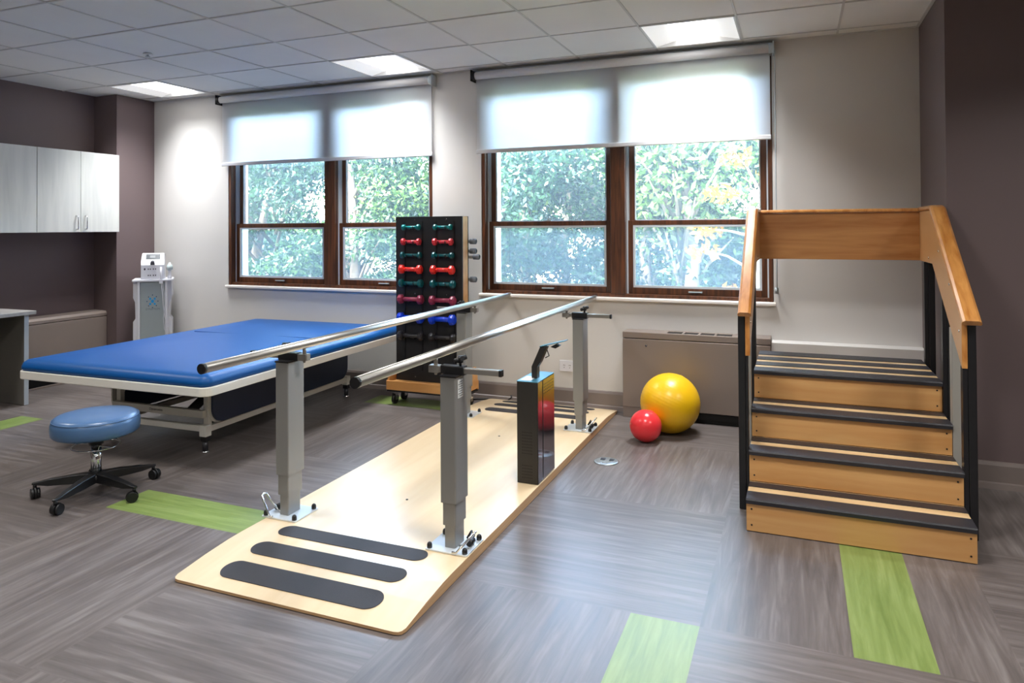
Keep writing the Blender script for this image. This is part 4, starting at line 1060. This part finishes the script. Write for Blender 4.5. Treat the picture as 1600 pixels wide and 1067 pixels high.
CART = t
t = thing('electrotherapy_unit', 'white electrotherapy unit with dark screen standing on top of the cart', 'device', (-5.46, 4.95, .907))
q = B(); dx0, dx1 = -5.600, -5.332; dy = 4.80
q.prism([(dy, .908), (dy, 1.04), (dy + .02, 1.07), (dy + .075, 1.140), (dy + .10, 1.148), (dy + .25, 1.13), (dy + .25, .908)], 'x', dx0, dx1)
q.v = [((v[0] if v[2] < 1.05 else (v[0] * .94 + (dx0 + dx1) / 2 * .06)), v[1], v[2]) for v in q.v]
q.build('case', M_WHITEPL, t, bevel=.008)
def slope(u0, u1, v0, v1, m_, nm, lift=.0012):
    # rectangle on the sloping front: u across, v up the slope 0..1
    y0_, z0_, y1_, z1_ = dy + .02, 1.07, dy + .075, 1.140
    nx = Vector((0, -(z1_ - z0_), (y1_ - y0_))).normalized() * lift
    P = lambda u, v: Vector((u, y0_ + (y1_ - y0_) * v, z0_ + (z1_ - z0_) * v)) + nx
    B().add([P(u0, v0), P(u1, v0), P(u1, v1), P(u0, v1)], [(0, 1, 2, 3)]).build(nm, m_, t)
slope(-5.545, -5.385, .30, .97, mat('dark_screen', (70, 74, 78), .2), 'screen')
slope(-5.50, -5.44, .50, .80, mat('screen_readout', (96, 100, 104), .3), 'screen_readout', .0018)
kn = B().cyl((-5.468, dy + .022, 1.062), (-5.468, dy - .004, 1.050), .024, n=24); kn.build('control_knob', mat('grey_knob', (96, 96, 104), .4), t)
k = B()
for z, xs_ in ((1.003, (-5.555, -5.515, -5.492, -5.458, -5.434)), (.945, (-5.515, -5.492, -5.458, -5.434))):
    for x in xs_: k.cyl((x, dy + .001, z), (x, dy - .003, z), .010 if x < -5.55 else .0065, n=12)
k.build('socket', mat('dark_socket', (50, 50, 60), .5), t)
pr = B(); pr.cyl((-5.372, dy - .012, 1.02), (-5.372, dy - .012, .89), .011, .010).box(-5.392, -5.352, dy - .028, dy + .0, .868, .905)
pr.tube([(-5.37, dy - .015, .89), (-5.352, dy - .024, .75), (-5.345, dy - .024, .66), (-5.33, dy - .024, .56), (-5.29, dy - .02, .46), (-5.262, dy - .02, .40)], .004, 8)
pr.tube([(-5.372, dy - .012, 1.015), (-5.365, dy - .024, .95), (-5.34, dy - .024, .80), (-5.325, dy - .024, .68), (-5.345, dy - .024, .55), (-5.335, dy - .024, .45), (-5.30, dy - .02, .38)], .003, 8)
pr.build('probe_and_lead', M_WHITEPL, t)
UNIT = t
t = thing('gel_bottle', 'clear gel bottle with nozzle standing at the right edge of the cart tray', 'bottle', (-5.272, 4.85, .907))
B().lathe([(.018, 0), (.020, .006), (.020, .02), (.016, .03), (.013, .075)], (-5.272, 4.85, .9075), 20).build('holder', M_WHITEPL, t)
B().lathe([(.015, .075), (.026, .085), (.028, .105), (.024, .125), (.012, .135), (.008, .15)], (-5.272, 4.85, .9075), 20).build('bottle_body', mat('translucent_plastic', (200, 214, 214), .25), t)

Rz = Matrix.Rotation(math.radians(45), 4, 'Z'); C0 = Vector((-5.615, 4.935, 0))
CART.location = C0; CART.rotation_euler = (0, 0, math.radians(45)); CART.scale = (.78, .9, 1)
UNIT.location = C0 + Vector((0, 0, .907)); UNIT.rotation_euler = (0, 0, math.radians(45)); UNIT.scale = (.74, .9, 1)
t.location = C0 + Rz @ Vector((.135, -.08, .907))
# ------------------------------------------------------------------ outlets and cord
t = thing('wall_outlet', 'white double socket plate on the grey wall left of the heating cabinet', 'outlet', (-1.645, W_Y, .30))
B().box(-1.700, -1.586, W_Y - .006, W_Y - .0003, .262, .346).build('cover_plate', M_WHITEPL, t, bevel=.002)
q = B()
for x in (-1.665, -1.620):
    q.box(x - .004, x - .001, W_Y - .0072, W_Y - .006, .305, .314).box(x + .006, x + .009, W_Y - .0072, W_Y - .006, .305, .314).cyl((x + .002, W_Y - .006, .292), (x + .002, W_Y - .0072, .292), .003, n=10)
q.build('socket_slots', M_INK, t)
t = thing('floor_outlet', 'round brushed metal power outlet set into the floor beside the platform', 'outlet', (-1.040, 4.05, 0))
B().lathe([(.072, .001), (.072, .003), (.066, .006), (.01, .006)], (-1.040, 4.05, 0), 40).build('cover_ring', mat('brushed_cover', (176, 186, 190), .3, .7), t)
q = B().box(-1.078, -1.052, 4.055, 4.085, .006, .0085).box(-1.026, -1.000, 4.055, 4.085, .006, .0085); q.build('flap', mat('dark_flap', (50, 56, 66), .4), t)
B().box(-1.055, -1.022, 4.0, 4.012, .006, .0075).build('latch', M_CHROME, t)
cd = B().tube([(-2.42, 5.10, .006), (-2.36, 5.14, .006), (-2.29, 5.16, .006), (-2.22, 5.165, .006), (-2.16, 5.165, .006), (-2.12, 5.172, .007), (-2.09, 5.176, .03), (-2.09, 5.176, .05)], .006, 8)
tag(cd.build('power_cord', M_BLACK), 'black power cord lying on the floor between the rack and the platform', 'cord')
